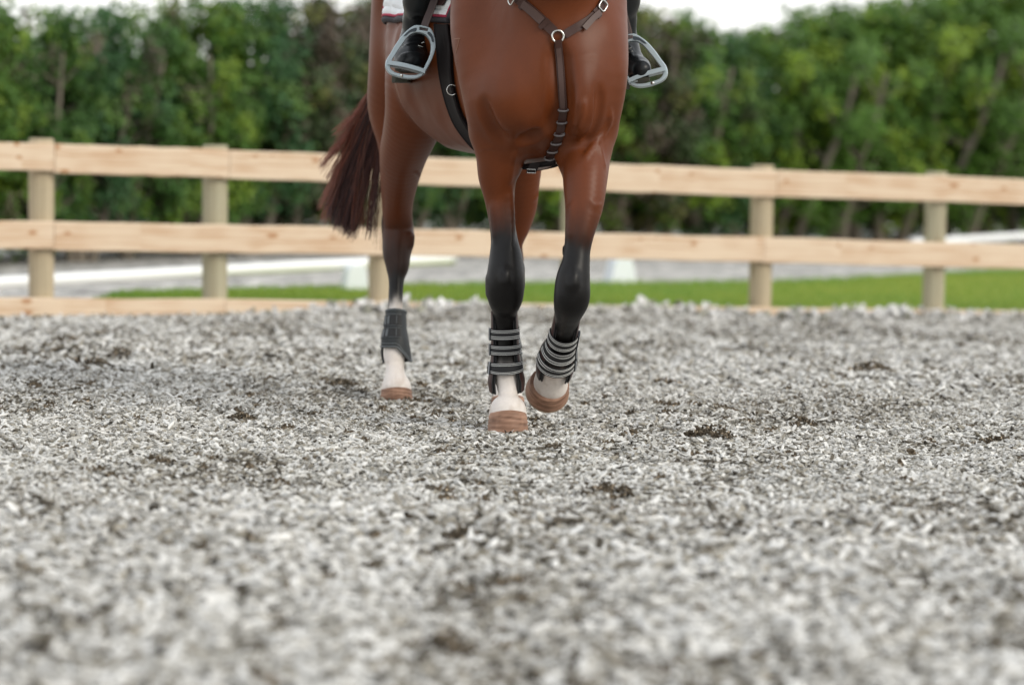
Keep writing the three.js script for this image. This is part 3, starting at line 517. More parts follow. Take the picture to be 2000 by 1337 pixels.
// veins, tendons and creases standing in the coat
{
  const base = horsePrims.slice();
  const ridge = (pts, r, k = 0.008, sink = 0.5) => { const P = pts.map(([x, y]) => hit(base, x, y)).filter((p) => p && p.z > -10.7); const zs = P.map((p) => p.z).sort((m, n) => m - n), zm = zs[zs.length >> 1]; for (let i = P.length - 1; i >= 0; i--) if (Math.abs(P[i].z - zm) > 0.1) P.splice(i, 1); if (P.length < 2) return; const c = new THREE.CatmullRomCurve3(P, false, 'centripetal'), n = Math.max(3, pts.length * 2), q = []; for (let i = 0; i <= n; i++) { const p = settle(base, c.getPoint(i / n)); q.push(p.addScaledVector(gradSDF(base, p), -r * sink)); } for (let i = 0; i < n; i++) horsePrims.push({ ...cone(q[i], r * (i ? 1 : 0.5), q[i + 1], r * (i < n - 1 ? 1 : 0.4), k, null) }); };
  const groove = (pts, r, k = 0.02) => { const P = pts.map(([x, y]) => hit(base, x, y)).filter((p) => p && p.z > -10.7); const zs = P.map((p) => p.z).sort((m, n) => m - n), zm = zs[zs.length >> 1]; for (let i = P.length - 1; i >= 0; i--) if (Math.abs(P[i].z - zm) > 0.1) P.splice(i, 1); if (P.length < 2) return; const c = new THREE.CatmullRomCurve3(P, false, 'centripetal'), n = pts.length * 2, q = []; for (let i = 0; i <= n; i++) { const p = settle(base, c.getPoint(i / n)); q.push(p.addScaledVector(gradSDF(base, p), r * 0.55)); } for (let i = 0; i < n; i++) horsePrims.push(cut({ ...cone(q[i], r * (i ? 1 : 0.5), q[i + 1], r * (i < n - 1 ? 1 : 0.5), k, null) })); };
  groove([[1091, 95], [1094, 150], [1096, 200], [1090, 245], [1074, 290]], 0.012, 0.05);
  groove([[1170, 175], [1170, 215], [1162, 250], [1140, 290]], 0.006, 0.03);
  groove([[946, 205], [958, 242], [980, 270]], 0.007, 0.04);
  groove([[1048, 262], [1036, 270], [1024, 274]], 0.005, 0.04);
  ridge([[1190, 215], [1191, 240], [1177, 265], [1154, 290], [1140, 314]], 0.006, 0.011, 0.45); ridge([[1171, 285], [1177, 305], [1183, 332]], 0.0045, 0.008, 0.5); ridge([[1152, 393], [1163, 401], [1174, 399]], 0.0035, 0.008, 0.8);
  ridge([[1010, 296], [1004, 312], [999, 335], [995, 362]], 0.0055, 0.01, 0.5); ridge([[938, 292], [955, 288], [972, 290]], 0.0035, 0.008, 0.8);
  ridge([[998, 370], [1000, 410], [1000, 450], [998, 480]], 0.008, 0.016, 0.7); ridge([[960, 395], [963, 430], [966, 470]], 0.006, 0.014, 0.75);
  ridge([[1118, 395], [1114, 430], [1112, 470]], 0.007, 0.016, 0.7); ridge([[1138, 195], [1136, 222], [1124, 250], [1114, 282]], 0.0055, 0.011, 0.5);
  ridge([[1042, 390], [1049, 384], [1051, 376]], 0.0035, 0.008, 0.8); ridge([[812, 334], [818, 340], [820, 346]], 0.0035, 0.008, 0.8); ridge([[795, 330], [793, 390], [792, 440]], 0.009, 0.025, 0.75);
  ridge([[976, 640], [976, 690]], 0.003, 0.01, 0.7); ridge([[985, 525], [986, 560]], 0.012, 0.02, 0.8); ridge([[1120, 530], [1119, 565]], 0.012, 0.02, 0.8);
}
function coat(p, n, act) {
  const j = (fbm(p.x * 42, p.y * 16, 7, 3) - 0.5) * 0.05, q = V(p.x, p.y + j, p.z), c = colorOf(act, q, 0.006);
  const m = 0.86 + 0.28 * fbm(p.x * 7 + p.z * 3, p.y * 7, 13, 3) + (hash3(Math.round(p.x * 260), Math.round(p.y * 130), Math.round(p.z * 260)) - 0.5) * 0.07;
  if (c.g > 0.2) { const s = smooth(0.5, 0.72, fbm(p.x * 38, p.y * 30 + p.z * 20, 23, 3)); c.lerp(C(0.5, 0.42, 0.36), s * 0.55); }
  return c.multiplyScalar(m);
}
const horse = thing('horse', 'bay horse with black legs and white pasterns walking towards the camera', 'horse');
const coatMat = std({ vertexColors: true, roughness: 0.42, specularIntensity: 0.5 });
mesh('body', meshSDF(horsePrims, V(-0.75, 0.02, -10.85), V(0.62, 2.3, -7.9), 0.0055, coat), coatMat, horse);
// hooves
const hoofMat = std({ vertexColors: true, roughness: 0.55, specularIntensity: 0.5 });
function hoof(c, axis, toe, r0, r1, h, seed) {
  axis.normalize(); toe.addScaledVector(axis, -toe.dot(axis)).normalize(); const side = axis.clone().cross(toe), pos = [], idx = [], col = [], nv = 18, nu = 44;
  for (let j = -2; j <= nv + 1; j++) for (let i = 0; i < nu; i++) {
    const a = i / nu * Math.PI * 2, t = clamp(j / nv), ring = 0.0012 * Math.sin(t * 34 + 2 * n2(Math.cos(a) * 1.2, Math.sin(a) + seed, 3)) * smooth(0, 0.1, t), fr = 0.5 + 0.5 * Math.cos(a);
    const heelUp = -(1 - fr) * 0.22 * h; let r = lerp(r0, r1, Math.pow(t, 0.85)) * (1 + 0.015 * Math.exp(-Math.pow((t - 0.08) / 0.1, 2))) + ring; const squeeze = a > 2.2 && a < 4.08 ? 0.93 : 1;
    let y = t * h - heelUp * (1 - t) * 0.6 - 0.003 * Math.cos(2 * a) * (1 - t); if (j < 0) { r *= j === -2 ? 0.01 : 0.82; y -= 0.006; } if (j > nv) { r *= 0.02; y -= 0.004; }
    const p = c.clone().addScaledVector(axis, y).addScaledVector(toe, Math.cos(a) * r * squeeze * 1.04 + t * h * 0.14).addScaledVector(side, Math.sin(a) * r);
    pos.push(p.x, p.y, p.z);
    const ca = Math.cos(a), sa = Math.sin(a), g = fbm(ca * 1.7 + seed, t * 13 + sa * 1.3, 40 + seed, 3), f = fbm(ca * 9 + seed, sa * 9 + t * 2.2, 50 + seed, 2), s = clamp(0.5 + (g - 0.5) * 2.3 + (f - 0.5) * 0.4), low = smooth(0.86, 0.98, t + (f - 0.5) * 0.15);
    col.push(lerp(lerp(0.13, 0.37, s), 0.36, low), lerp(lerp(0.065, 0.215, s), 0.29, low), lerp(lerp(0.04, 0.145, s), 0.21, low));
  }
  for (let j = 0; j < nv + 3; j++) for (let i = 0; i < nu; i++) { const A = j * nu + i, B = j * nu + (i + 1) % nu; idx.push(A, A + nu, B + nu, A, B + nu, B); }
  mesh('hoof', geoFrom(pos, idx, { color: col }), hoofMat, horse);
}
const toCam = () => V(0.12, 0, 1);
hoof(at(992, 801, 9.125), V(0, -1, 0.0), toCam(), R(36.2, 9.125), R(41.5, 9.125), 0.084, 1);
hoof(at(1074, 748, 9.27), V(-0.14, -0.5, -0.86), V(-0.1, -0.85, 0.5), R(38, 9.27), R(43.5, 9.27), 0.055, 2);
hoof(at(774, 755, 10.25), V(0, -1, 0), V(0.15, 0, 1), R(29, 10.25), R(34, 10.25), 0.066, 3);
hoof(at(992, 771, 9.93), V(0, -1, 0), V(0.1, 0, 1), R(31, 9.93), R(35, 9.93), 0.068, 4);
// tail: a few thousand coarse hairs, lifted to the side by the breeze
{
  const r = rng(404), parts = [], hair = (P0, P1, P2, P3, r0, c) => {
    const n = 9, pos = [], idx = [], col = []; const cv = new THREE.CubicBezierCurve3(P0, P1, P2, P3), wv = (r() - 0.5) * 0.02, ph = r() * 6;
    for (let i = 0; i <= n; i++) { const t = i / n, p = cv.getPoint(t), tg = cv.getTangent(t), s = tg.clone().cross(V(0, 0, 1)).normalize(), f = s.clone().cross(tg), rr = r0 * (1 - 0.75 * t * t), wob = Math.sin(t * 7 + ph) * wv * t; for (let k = 0; k < 3; k++) { const a = k * 2.094; pos.push(p.x + (s.x * Math.cos(a) + f.x * Math.sin(a)) * rr + s.x * wob, p.y + (s.y * Math.cos(a) + f.y * Math.sin(a)) * rr + s.y * wob, p.z + (s.z * Math.cos(a) + f.z * Math.sin(a)) * rr); col.push(c.r * (1 + t * 0.5), c.g * (1 + t * 0.4), c.b * (1 + t * 0.3)); } }
    for (let i = 0; i < n; i++) for (let k = 0; k < 3; k++) { const A = i * 3 + k, B = i * 3 + (k + 1) % 3; idx.push(A, B, B + 3, A, B + 3, A + 3); }
    parts.push(geoFrom(pos, idx, { color: col }));
  };
  const g = () => r() + r() + r() - 1.5, d = 10.72, tint = () => { const k = r(); return C(lerp(0.03, 0.13, k * k), lerp(0.018, 0.052, k * k), lerp(0.02, 0.04, k * k)); };
  for (let i = 0; i < 1050; i++) { // main fall
    const u = r(), q = g(); hair(at(800 + g() * 12, 30 + g() * 10, d - 0.1), at(752 + q * 14, 150 + g() * 25, d), at(lerp(672, 742, u) + g() * 10, 300 + g() * 20, d + g() * 0.03), at(lerp(640, 700, Math.pow(u, 1.3)) + g() * 9 + (u > 0.9 ? 25 : 0), lerp(440, 468, r()) - 45 * Math.pow(1 - u, 2) + g() * 8, d + g() * 0.04), 0.0012 + 0.0012 * r(), tint());
  }
  for (let i = 0; i < 620; i++) { // wisps blown out to the side
    const lock = (r() * 10) | 0, L = [[626, 325], [648, 300], [640, 350], [655, 262], [632, 432], [626, 405], [664, 282], [645, 392], [690, 452], [705, 440]][lock]; hair(at(795, 40, d - 0.05), at(742 + g() * 10, 170 + g() * 14, d), at(700 + g() * 12 - lock, lerp(225, 262, (L[1] - 250) / 180) + g() * 10, d + g() * 0.03), at(L[0] + g() * 9, L[1] + g() * 11, d + g() * 0.05), 0.001 + 0.0009 * r(), C(0.11 + 0.07 * r(), 0.05, 0.032));
  }
  for (let i = 0; i < 26; i++) { const x = 728 + r() * 14; hair(at(780, 60, d), at(750, 220, d), at(745 + g() * 4, 370, d), at(x, 445 + r() * 48, d + g() * 0.02), 0.001, C(0.12, 0.06, 0.035)); }
  for (let i = 0; i < 5; i++) hair(at(830, 120, d), at(830, 220, d), at(824, 290, d), at(820 + g() * 3, 345 + r() * 15, d), 0.001, C(0.12, 0.06, 0.035));
  mesh('tail', mergeGeometries(parts), std({ vertexColors: true, roughness: 0.42, specularIntensity: 0.7 }), horse);
}
// freeze brand on the shoulder: two small figures in paler hair
{
  const pale = std({ color: C(0.2, 0.085, 0.045), roughness: 0.6 }), Hs = (pts) => pts.map(([x, y]) => hit(horsePrims, x, y));
  for (const pts of [[[887, 76], [899, 75]], [[897, 77], [894, 90], [890, 104]], [[892, 118], [888, 122], [890, 127], [895, 125], [893, 121]]]) mesh('brand_mark', strapOn(horsePrims, Hs(pts), 0.0032, 0.0006, 0.0004, 12), pale, horse);
}

// ---------------------------------------------------------------- leg boots
const leather = std({ color: C(0.045, 0.02, 0.018), roughness: 0.38, specularIntensity: 0.6 }), neoprene = std({ color: C(0.012, 0.012, 0.013), roughness: 0.7 }), stripeMat = std({ color: C(0.58, 0.58, 0.56), roughness: 0.7 });
const steel = std({ color: C(0.62, 0.61, 0.58), roughness: 0.22, metalness: 1 }), buckleMat = std({ color: C(0.02, 0.022, 0.026), roughness: 0.35 });
// frame round a leg: centre line nodes [x, y, depth, radius px]; turn 0 faces the camera, positive turns to the picture's right
function legFrame(nodes, stretch = 1.15) {
  const P = nodes.map(([x, y, d]) => at(x, y, d)), Rr = nodes.map(([, , d, r]) => R(r, d)), n = nodes.length - 1;
  return (t, ang, grow = 0) => {
    const f = clamp(t) * n, i = Math.min(n - 1, Math.floor(f)), u = f - i, s = u * u * (3 - 2 * u) * 0.4 + u * 0.6, c = P[i].clone().lerp(P[i + 1], u); if (t > 1) c.addScaledVector(P[n].clone().sub(P[n - 1]), (t - 1) * n); if (t < 0) c.addScaledVector(P[1].clone().sub(P[0]), t * n);
    const ax = P[Math.min(n, i + 1)].clone().sub(P[Math.max(0, i)]).normalize(), side = V(1, 0, 0).addScaledVector(ax, -ax.x).normalize(), fr = side.clone().cross(ax).normalize(); if (fr.z < 0) fr.negate();
    const r = lerp(Rr[i], Rr[i + 1], s) + grow, nrm = fr.clone().multiplyScalar(Math.cos(ang)).addScaledVector(side, Math.sin(ang)), k = Math.cos(ang) < 0 ? stretch : 1.02;
    return [c.addScaledVector(fr, Math.cos(ang) * r * k).addScaledVector(side, Math.sin(ang) * r), nrm];
  };
}
function tendonBoot(nodes, straps, flip, label) {
  const o = thing('tendon_boot', label, 'tendon boot', 'open-front boots on the front legs'), F = legFrame(nodes, 1.25), G = (g) => (t, a) => F(t, a, g);
  const open = (t) => t < 0.68 ? lerp(1.02, 0.86, t / 0.68) : lerp(0.86, 0.95, (t - 0.68) / 0.32), endT = (a) => 1.0 - 0.14 * smooth(0.6, 2.6, Math.min(a, 6.283 - a)) , topT = (a) => 0.0 + 0.05 * Math.cos(a * 2);
  const shell = (grow, inset, th) => sheet((u, v) => { const t0 = lerp(0.02, 0.985, u), op = open(t0) + inset, a = lerp(op, 6.283 - op, v); const t = lerp(topT(a), endT(a), u); return G(grow)(t, a); }, 26, 40, th);
  mesh('lining', shell(-0.001, -0.16, 0.004), neoprene, o); mesh('shell', shell(0.0035, 0.02, 0.0035), leather, o);
  const trim = (grow, s) => { const pts = []; for (let i = 0; i <= 24; i++) { const u = i / 24, op = open(u), a = s > 0 ? op : 6.283 - op; pts.push(G(grow)(lerp(topT(a), endT(a), u), a)[0]); } return tube(pts, 0.0022, 6); };
  for (const s of [1, -1]) mesh('edge_binding', trim(0.006, s), neoprene, o);
  straps.forEach(([t, hw, a0, a1]) => {
    const st = mesh('strap', sheet((u, v) => G(0.0075)(t + (v - 0.5) * 2 * hw, lerp(a0, a1, u)), 26, 3, 0.0028), neoprene, o);
    for (const q of [-0.84, -0.5, 0.4, 0.74]) mesh('stripe', sheet((u, v) => G(0.0105)(t + (q + (v - 0.5) * 0.11) * hw, lerp(a0 + (flip > 0 ? 0.12 : 0.52), a1 - (flip > 0 ? 0.52 : 0.12), u)), 22, 1, 0.0007), stripeMat, st);
    const ba = flip > 0 ? a1 - 0.3 : a0 + 0.3;
    mesh('clip', sheet((u, v) => G(0.009)(t + (v - 0.5) * 2.3 * hw, ba + (u - 0.5) * 0.5), 5, 4, 0.006), buckleMat, o);
    mesh('keeper', sheet((u, v) => G(0.0125)(t + (v - 0.5) * 2.2 * hw, ba - flip * 0.17 + (u - 0.5) * 0.07), 2, 3, 0.0028), std({ color: C(0.36, 0.38, 0.4), roughness: 0.4 }), st);
    if (t > 0.55) { const [p, nn] = G(0.016)(t, ba + flip * 0.12); const s = new THREE.SphereGeometry(0.0035, 10, 8); s.translate(p.x, p.y, p.z); mesh('stud', s, steel, o); }
  });
}
tendonBoot([[985, 615, 9.16, 22], [986, 650, 9.165, 23], [987, 690, 9.17, 24], [988, 718, 9.172, 28], [989, 742, 9.18, 32.5], [990, 768, 9.18, 30]], [[0.2, 0.054, -1.75, 1.75], [0.355, 0.048, -1.75, 1.75], [0.578, 0.066, -1.6, 1.6]], -1, 'brown tendon boot with striped straps on the front leg that stands');
tendonBoot([[1108, 618, 8.99, 22], [1103, 645, 9.03, 22.5], [1096, 672, 9.085, 24], [1088, 695, 9.14, 32], [1084.5, 714, 9.18, 34], [1081, 730, 9.21, 31]], [[0.28, 0.062, -1.75, 1.75], [0.45, 0.07, -1.75, 1.75], [0.64, 0.08, -1.65, 1.65]], 1, 'brown tendon boot with striped straps on the raised front leg');
const rubber = std({ color: C(0.03, 0.034, 0.036), roughness: 0.5, specularIntensity: 0.5 }), rubberRim = std({ color: C(0.085, 0.095, 0.1), roughness: 0.45 });
function fetlockBoot(nodes, mirror, label) {
  const o = thing('fetlock_boot', label, 'fetlock boot', 'short boots on the hind legs'), F = legFrame(nodes, 1.2), m = mirror ? -1 : 1;
  const bottom = (a) => 0.58 + 0.44 * smooth(0.05, 1.25, a) - 0.1 * smooth(2.4, 4, a), A0 = -1.25, A1 = 4.4, P = (t, a, g) => F(t, a * m, g);
  mesh('shell', sheet((u, v) => { const a = lerp(A0, A1, v); return P(lerp(0, bottom(a), u), a, 0.001); }, 24, 48, 0.006), rubber, o);
  const rim = (f, g, r) => { const pts = []; for (let i = 0; i <= 40; i++) { const a = lerp(A0, A1, i / 40); pts.push(P(f(a), a, g)[0]); } return tube(pts, r, 7); };
  for (const g of [rim(() => 0.005, 0.006, 0.0052), rim((a) => bottom(a) - 0.005, 0.007, 0.0042), rim((a) => bottom(a) - 0.075, 0.0075, 0.0022)]) mesh('rim', g, rubberRim, o);
  for (const t of [0.17, 0.38]) {
    const s = mesh('strap', sheet((u, v) => P(t + (v - 0.5) * 0.17, lerp(A0 - 0.1, 0.55 - (t > 0.3 ? 0.12 : 0), u), 0.0068), 16, 3, 0.003), neoprene, o);
    for (const e of [-0.085, 0.085]) mesh('strap_edge', (() => { const pts = []; for (let i = 0; i <= 14; i++) pts.push(P(t + e, lerp(A0, 0.55 - (t > 0.3 ? 0.12 : 0), i / 14), 0.0098)[0]); return tube(pts, 0.0013, 5); })(), rubberRim, s);
    for (const a of [-0.95, -0.6, 0.12]) mesh('rib', sheet((u, v) => P(t + (v - 0.5) * 0.13, a + (u - 0.5) * (a > 0 ? 0.05 : 0.2), 0.0095), 3, 2, 0.002), rubberRim, s);
  }
}
fetlockBoot([[773, 609, 10.36, 16.5], [772, 640, 10.34, 19], [771, 668, 10.325, 24.5], [772, 690, 10.325, 27], [776, 709, 10.325, 25]], false, 'dark grey rubber fetlock boot on the hind leg at the left');
fetlockBoot([[992, 628, 10.07, 16.5], [992, 655, 10.05, 18], [992, 685, 10.025, 24], [992, 706, 10.015, 27], [992, 724, 10.01, 24]], true, 'dark fetlock boot on the hind leg hidden behind the standing front leg');

// ---------------------------------------------------------------- breastplate
{
  const o = thing('breastplate', 'dark brown leather breastplate strapped across the horse\'s chest', 'breastplate'), Hs = (pts) => pts.map(([x, y]) => hit(horsePrims, x, y));
  const brown = std({ color: C(0.05, 0.022, 0.017), roughness: 0.4, specularIntensity: 0.6 }), pale = std({ color: C(0.075, 0.04, 0.033), roughness: 0.5 });
  const ringC = hit(horsePrims, 1089, 71), rn = gradSDF(horsePrims, ringC, 0.03); ringC.addScaledVector(rn, 0.008);
  const rg = new THREE.TorusGeometry(0.0185, 0.0036, 10, 36), q = new THREE.Quaternion().setFromUnitVectors(V(0, 0, 1), rn); rg.applyQuaternion(q); rg.translate(ringC.x, ringC.y, ringC.z); mesh('ring', rg, steel, o);
  const s1 = mesh('neck_strap', strapOn(horsePrims, Hs([[1082, 62], [1062, 42], [1035, 16], [1008, -8], [985, -40], [965, -90]]), 0.032, 0.005, 0.003), brown, o);
  mesh('keeper', strapOn(horsePrims, Hs([[1067, 50], [1061, 43]]), 0.04, 0.004, 0.007, 6), brown, s1); mesh('keeper', strapOn(horsePrims, Hs([[1027, 11], [1021, 5]]), 0.038, 0.004, 0.007, 6), brown, s1); mesh('overlap', strapOn(horsePrims, Hs([[1060, 41], [1040, 21], [1024, 7]]), 0.026, 0.004, 0.008, 14), pale, s1);
  const bk = (px, py, w, h) => { const c = hit(horsePrims, px, py), n = gradSDF(horsePrims, c, 0.03); c.addScaledVector(n, 0.012); const pts = []; for (let i = 0; i < 20; i++) { const a = i / 20 * 6.283, sx = Math.sign(Math.cos(a)) * Math.pow(Math.abs(Math.cos(a)), 0.5) * w, sy = Math.sign(Math.sin(a)) * Math.pow(Math.abs(Math.sin(a)), 0.5) * h; pts.push(V(sx * 0.7 + sy * 0.7, -sx * 0.7 + sy * 0.7, 0).applyQuaternion(new THREE.Quaternion().setFromUnitVectors(V(0, 0, 1), n)).add(c)); } return tube(pts, 0.0028, 6, true); };
  mesh('buckle', bk(1006, -3, 0.013, 0.022), steel, s1);
  const s2 = mesh('neck_strap', strapOn(horsePrims, Hs([[1102, 68], [1125, 54], [1150, 38], [1168, 20], [1178, -5], [1182, -50]]), 0.027, 0.005, 0.003), brown, o);
  mesh('keeper', strapOn(horsePrims, Hs([[1161, 29], [1167, 23]]), 0.034, 0.004, 0.007, 6), brown, s2);
  mesh('strap_end', strapOn(horsePrims, Hs([[1168, 24], [1155, 36], [1138, 56]]), 0.019, 0.004, 0.012, 14), pale, s2);
  { const c = hit(horsePrims, 1173, 12), n = gradSDF(horsePrims, c, 0.03); c.addScaledVector(n, 0.013); const pts = []; for (let i = 0; i < 20; i++) { const a = i / 20 * 6.283; pts.push(V(0.016 * Math.sign(Math.cos(a)) * Math.pow(Math.abs(Math.cos(a)), 0.5), 0.014 * Math.sign(Math.sin(a)) * Math.pow(Math.abs(Math.sin(a)), 0.5), 0).applyAxisAngle(V(0, 0, 1), 0.9).applyQuaternion(new THREE.Quaternion().setFromUnitVectors(V(0, 0, 1), n)).add(c)); } mesh('buckle', tube(pts, 0.003, 6, true), steel, s2); }
  const path = Hs([[1089, 84], [1093, 115], [1096, 150], [1099, 185], [1102, 212], [1099, 235], [1094, 258], [1086, 278], [1078, 295], [1070, 308]]);
  const cs = mesh('chest_strap', strapOn(horsePrims, path, 0.026, 0.006, 0.004, 60), brown, o);
  mesh('stitched_top', strapOn(horsePrims, path.slice(0, 5).map((p) => p.clone()), 0.016, 0.003, 0.01, 34), pale, cs);
  mesh('ring_loop', strapOn(horsePrims, Hs([[1089, 78], [1090, 92]]), 0.022, 0.006, 0.01, 8), brown, cs);
  for (const [x, y] of [[1102, 212], [1099, 235], [1094, 258], [1087, 276], [1080, 292], [1073, 304]]) { // raised runner loops
    const c = settle(horsePrims, hit(horsePrims, x, y)), n = gradSDF(horsePrims, c, 0.03), pts = []; c.addScaledVector(n, 0.006); const sd = V(0, 1, 0).cross(n).normalize();
    for (let i = 0; i <= 14; i++) { const a = i / 14 * Math.PI; pts.push(c.clone().addScaledVector(sd, -Math.cos(a) * 0.0165).addScaledVector(n, Math.pow(Math.sin(a), 0.5) * 0.013)); }
    mesh('loop', tube(pts, 0.0032, 6, true), std({ color: C(0.16, 0.14, 0.14), roughness: 0.4 }), cs);
  }
}
// ---------------------------------------------------------------- girth, saddle pad, saddle
const axisX = (D) => { const T = [[9.0, 0.1], [9.2, 0.088], [9.4, 0.05], [9.6, -0.015], [9.8, -0.08], [10.1, -0.155]]; let i = 0; while (i < T.length - 2 && D > T[i + 1][0]) i++; return lerp(T[i][1], T[i + 1][1], (D - T[i][0]) / (T[i + 1][0] - T[i][0])); };
function wrap(D, ang, off = 0) { // point on the trunk at depth D; angle 0 up, positive to the picture's right
  const c = V(axisX(D), 1.24, -D), dir = V(Math.sin(ang), Math.cos(ang), 0); let lo = 0.15, hi = 0.75;
  for (let i = 0; i < 22; i++) { const m = (lo + hi) / 2, p = c.clone().addScaledVector(dir, m); evalSDF(trunk, p.x, p.y, p.z) < 0 ? lo = m : hi = m; }
  const p = c.addScaledVector(dir, lo), n = gradSDF(trunk, p, 0.02); return [p.addScaledVector(n, off), n];
}
const trunk = [horsePrims[0], ...horsePrims.slice(1).filter((p) => !p.cut && p.ca && p.a && p.a.y > 1.05 && p.b.y > 1.05)];
{
  const o = thing('girth', 'black girth strap running round the belly behind the front legs', 'girth'), black = std({ color: C(0.012, 0.009, 0.009), roughness: 0.7, specularIntensity: 0.3 });
  mesh('band', sheet((u, v) => { const a = lerp(1.25, 6.283 - 1.25, u), lean = 0.1 * Math.max(0, Math.cos(a)); return wrap(9.4 + lean + (v - 0.5) * 0.095, a, 0.003); }, 80, 5, 0.012), black, o);
  for (const v of [0, 1]) mesh('edge', (() => { const pts = []; for (let i = 0; i <= 60; i++) { const a = lerp(1.25, 6.283 - 1.25, i / 60), lean = 0.1 * Math.max(0, Math.cos(a)); pts.push(wrap(9.4 + lean + (v - 0.5) * 0.095, a, 0.012)[0]); } return tube(pts, 0.006, 6); })(), black, o);
  const [rc, rn] = wrap(9.345, -2.02, 0.016), pts = []; for (let i = 0; i <= 16; i++) { const a = -2.3 + i / 16 * 4.6; pts.push(V(-Math.cos(a) * 0.017, Math.sin(a) * 0.017, 0).add(rc)); } mesh('d_ring', tube(pts, 0.0019, 6), steel, o);
  // strap of the breastplate end that hangs at the girth between the legs
  const c = at(1042, 322, 9.12), bx = [];
  bx.push(tube([at(1022, 326, 9.13), at(1050, 322, 9.1), at(1084, 318, 9.08)], 0.009, 8)); mesh('loop_strap', merge(bx), black, o);
  const hang = sheet((u, v) => [at(lerp(1046, 1037, u) + (v - 0.5) * 20, lerp(318, 337, u), 9.085), V(0, 0, 1)], 6, 3, 0.005); mesh('loop_end', hang, black, o);
  mesh('buckle', tube([at(1029, 330, 9.08), at(1046, 331, 9.08), at(1046, 338, 9.08), at(1030, 337, 9.08)], 0.0018, 6, true), steel, o);
}
{
  const o = thing('saddle_pad', 'white quilted saddle pad with red piping and a dark border', 'saddle pad');
  // outline in depth and angle: front edge leans forward as it rises, hem nearly level
  const AB = 1.2, P = (u, v, off) => { const a = lerp(-AB, AB, v), k = Math.abs(a) / AB, D = lerp(9.38 - 0.2 * (1 - k * k) * 0.8, 10.02, u); const hem = a * (1 + 0.035 * (u - 0.5) * 0); return wrap(D, hem, off); };
  const quilt = std({ color: C(0.78, 0.79, 0.8), roughness: 0.85 });
  mesh('cloth', sheet((u, v) => { const [p, n] = P(u, v, 0.004); const D = u * 6.2, E = v * 22, g = Math.min(Math.abs(E - Math.round(E)), Math.abs(D * 1 - Math.round(D)) * 1.6); return [p.addScaledVector(n, 0.007 * smooth(0, 0.22, g) * smooth(0, 0.05, Math.min(u, 1 - u)) * smooth(0, 0.025, Math.min(v, 1 - v))), n]; }, 62, 132, 0.007), quilt, o);
  const edge = (inset, off, r, mat, name) => { const pts = [], q = inset; for (let i = 0; i <= 50; i++) pts.push(P(lerp(q, 1 - q, i / 50), q * 0.55, off)[0]); for (let i = 1; i <= 110; i++) pts.push(P(1 - q, lerp(q * 0.55, 1 - q * 0.55, i / 110), off)[0]); for (let i = 1; i <= 50; i++) pts.push(P(lerp(1 - q, q, i / 50), 1 - q * 0.55, off)[0]); for (let i = 1; i < 110; i++) pts.push(P(q, lerp(1 - q * 0.55, q * 0.55, i / 110), off)[0]); mesh(name, tube(pts, r, 8, true), mat, o); };
  edge(0.004, 0.007, 0.0125, std({ color: C(0.025, 0.022, 0.028), roughness: 0.7 }), 'binding'); edge(0.03, 0.015, 0.005, std({ color: C(0.38, 0.02, 0.06), roughness: 0.6 }), 'piping');
  const s = thing('saddle', 'dark leather saddle on top of the white pad', 'saddle');
  mesh('seat', sheet((u, v) => { const D = lerp(9.35, 9.85, u), a = lerp(-0.55, 0.55, v), [p, n] = wrap(D, a, 0.022); return [p.addScaledVector(n, 0.03 + 0.05 * Math.pow(Math.abs(u - 0.45) * 2, 3)), n]; }, 24, 20, 0.03), leather, s);
  for (const m of [-1, 1]) mesh('flap', sheet((u, v) => { const a = m * lerp(0.5, 1.06, v), D = lerp(9.42 - 0.12 * v * (1 - v), 9.72, u); return wrap(D, a, 0.022); }, 16, 16, 0.006), leather, s);
}

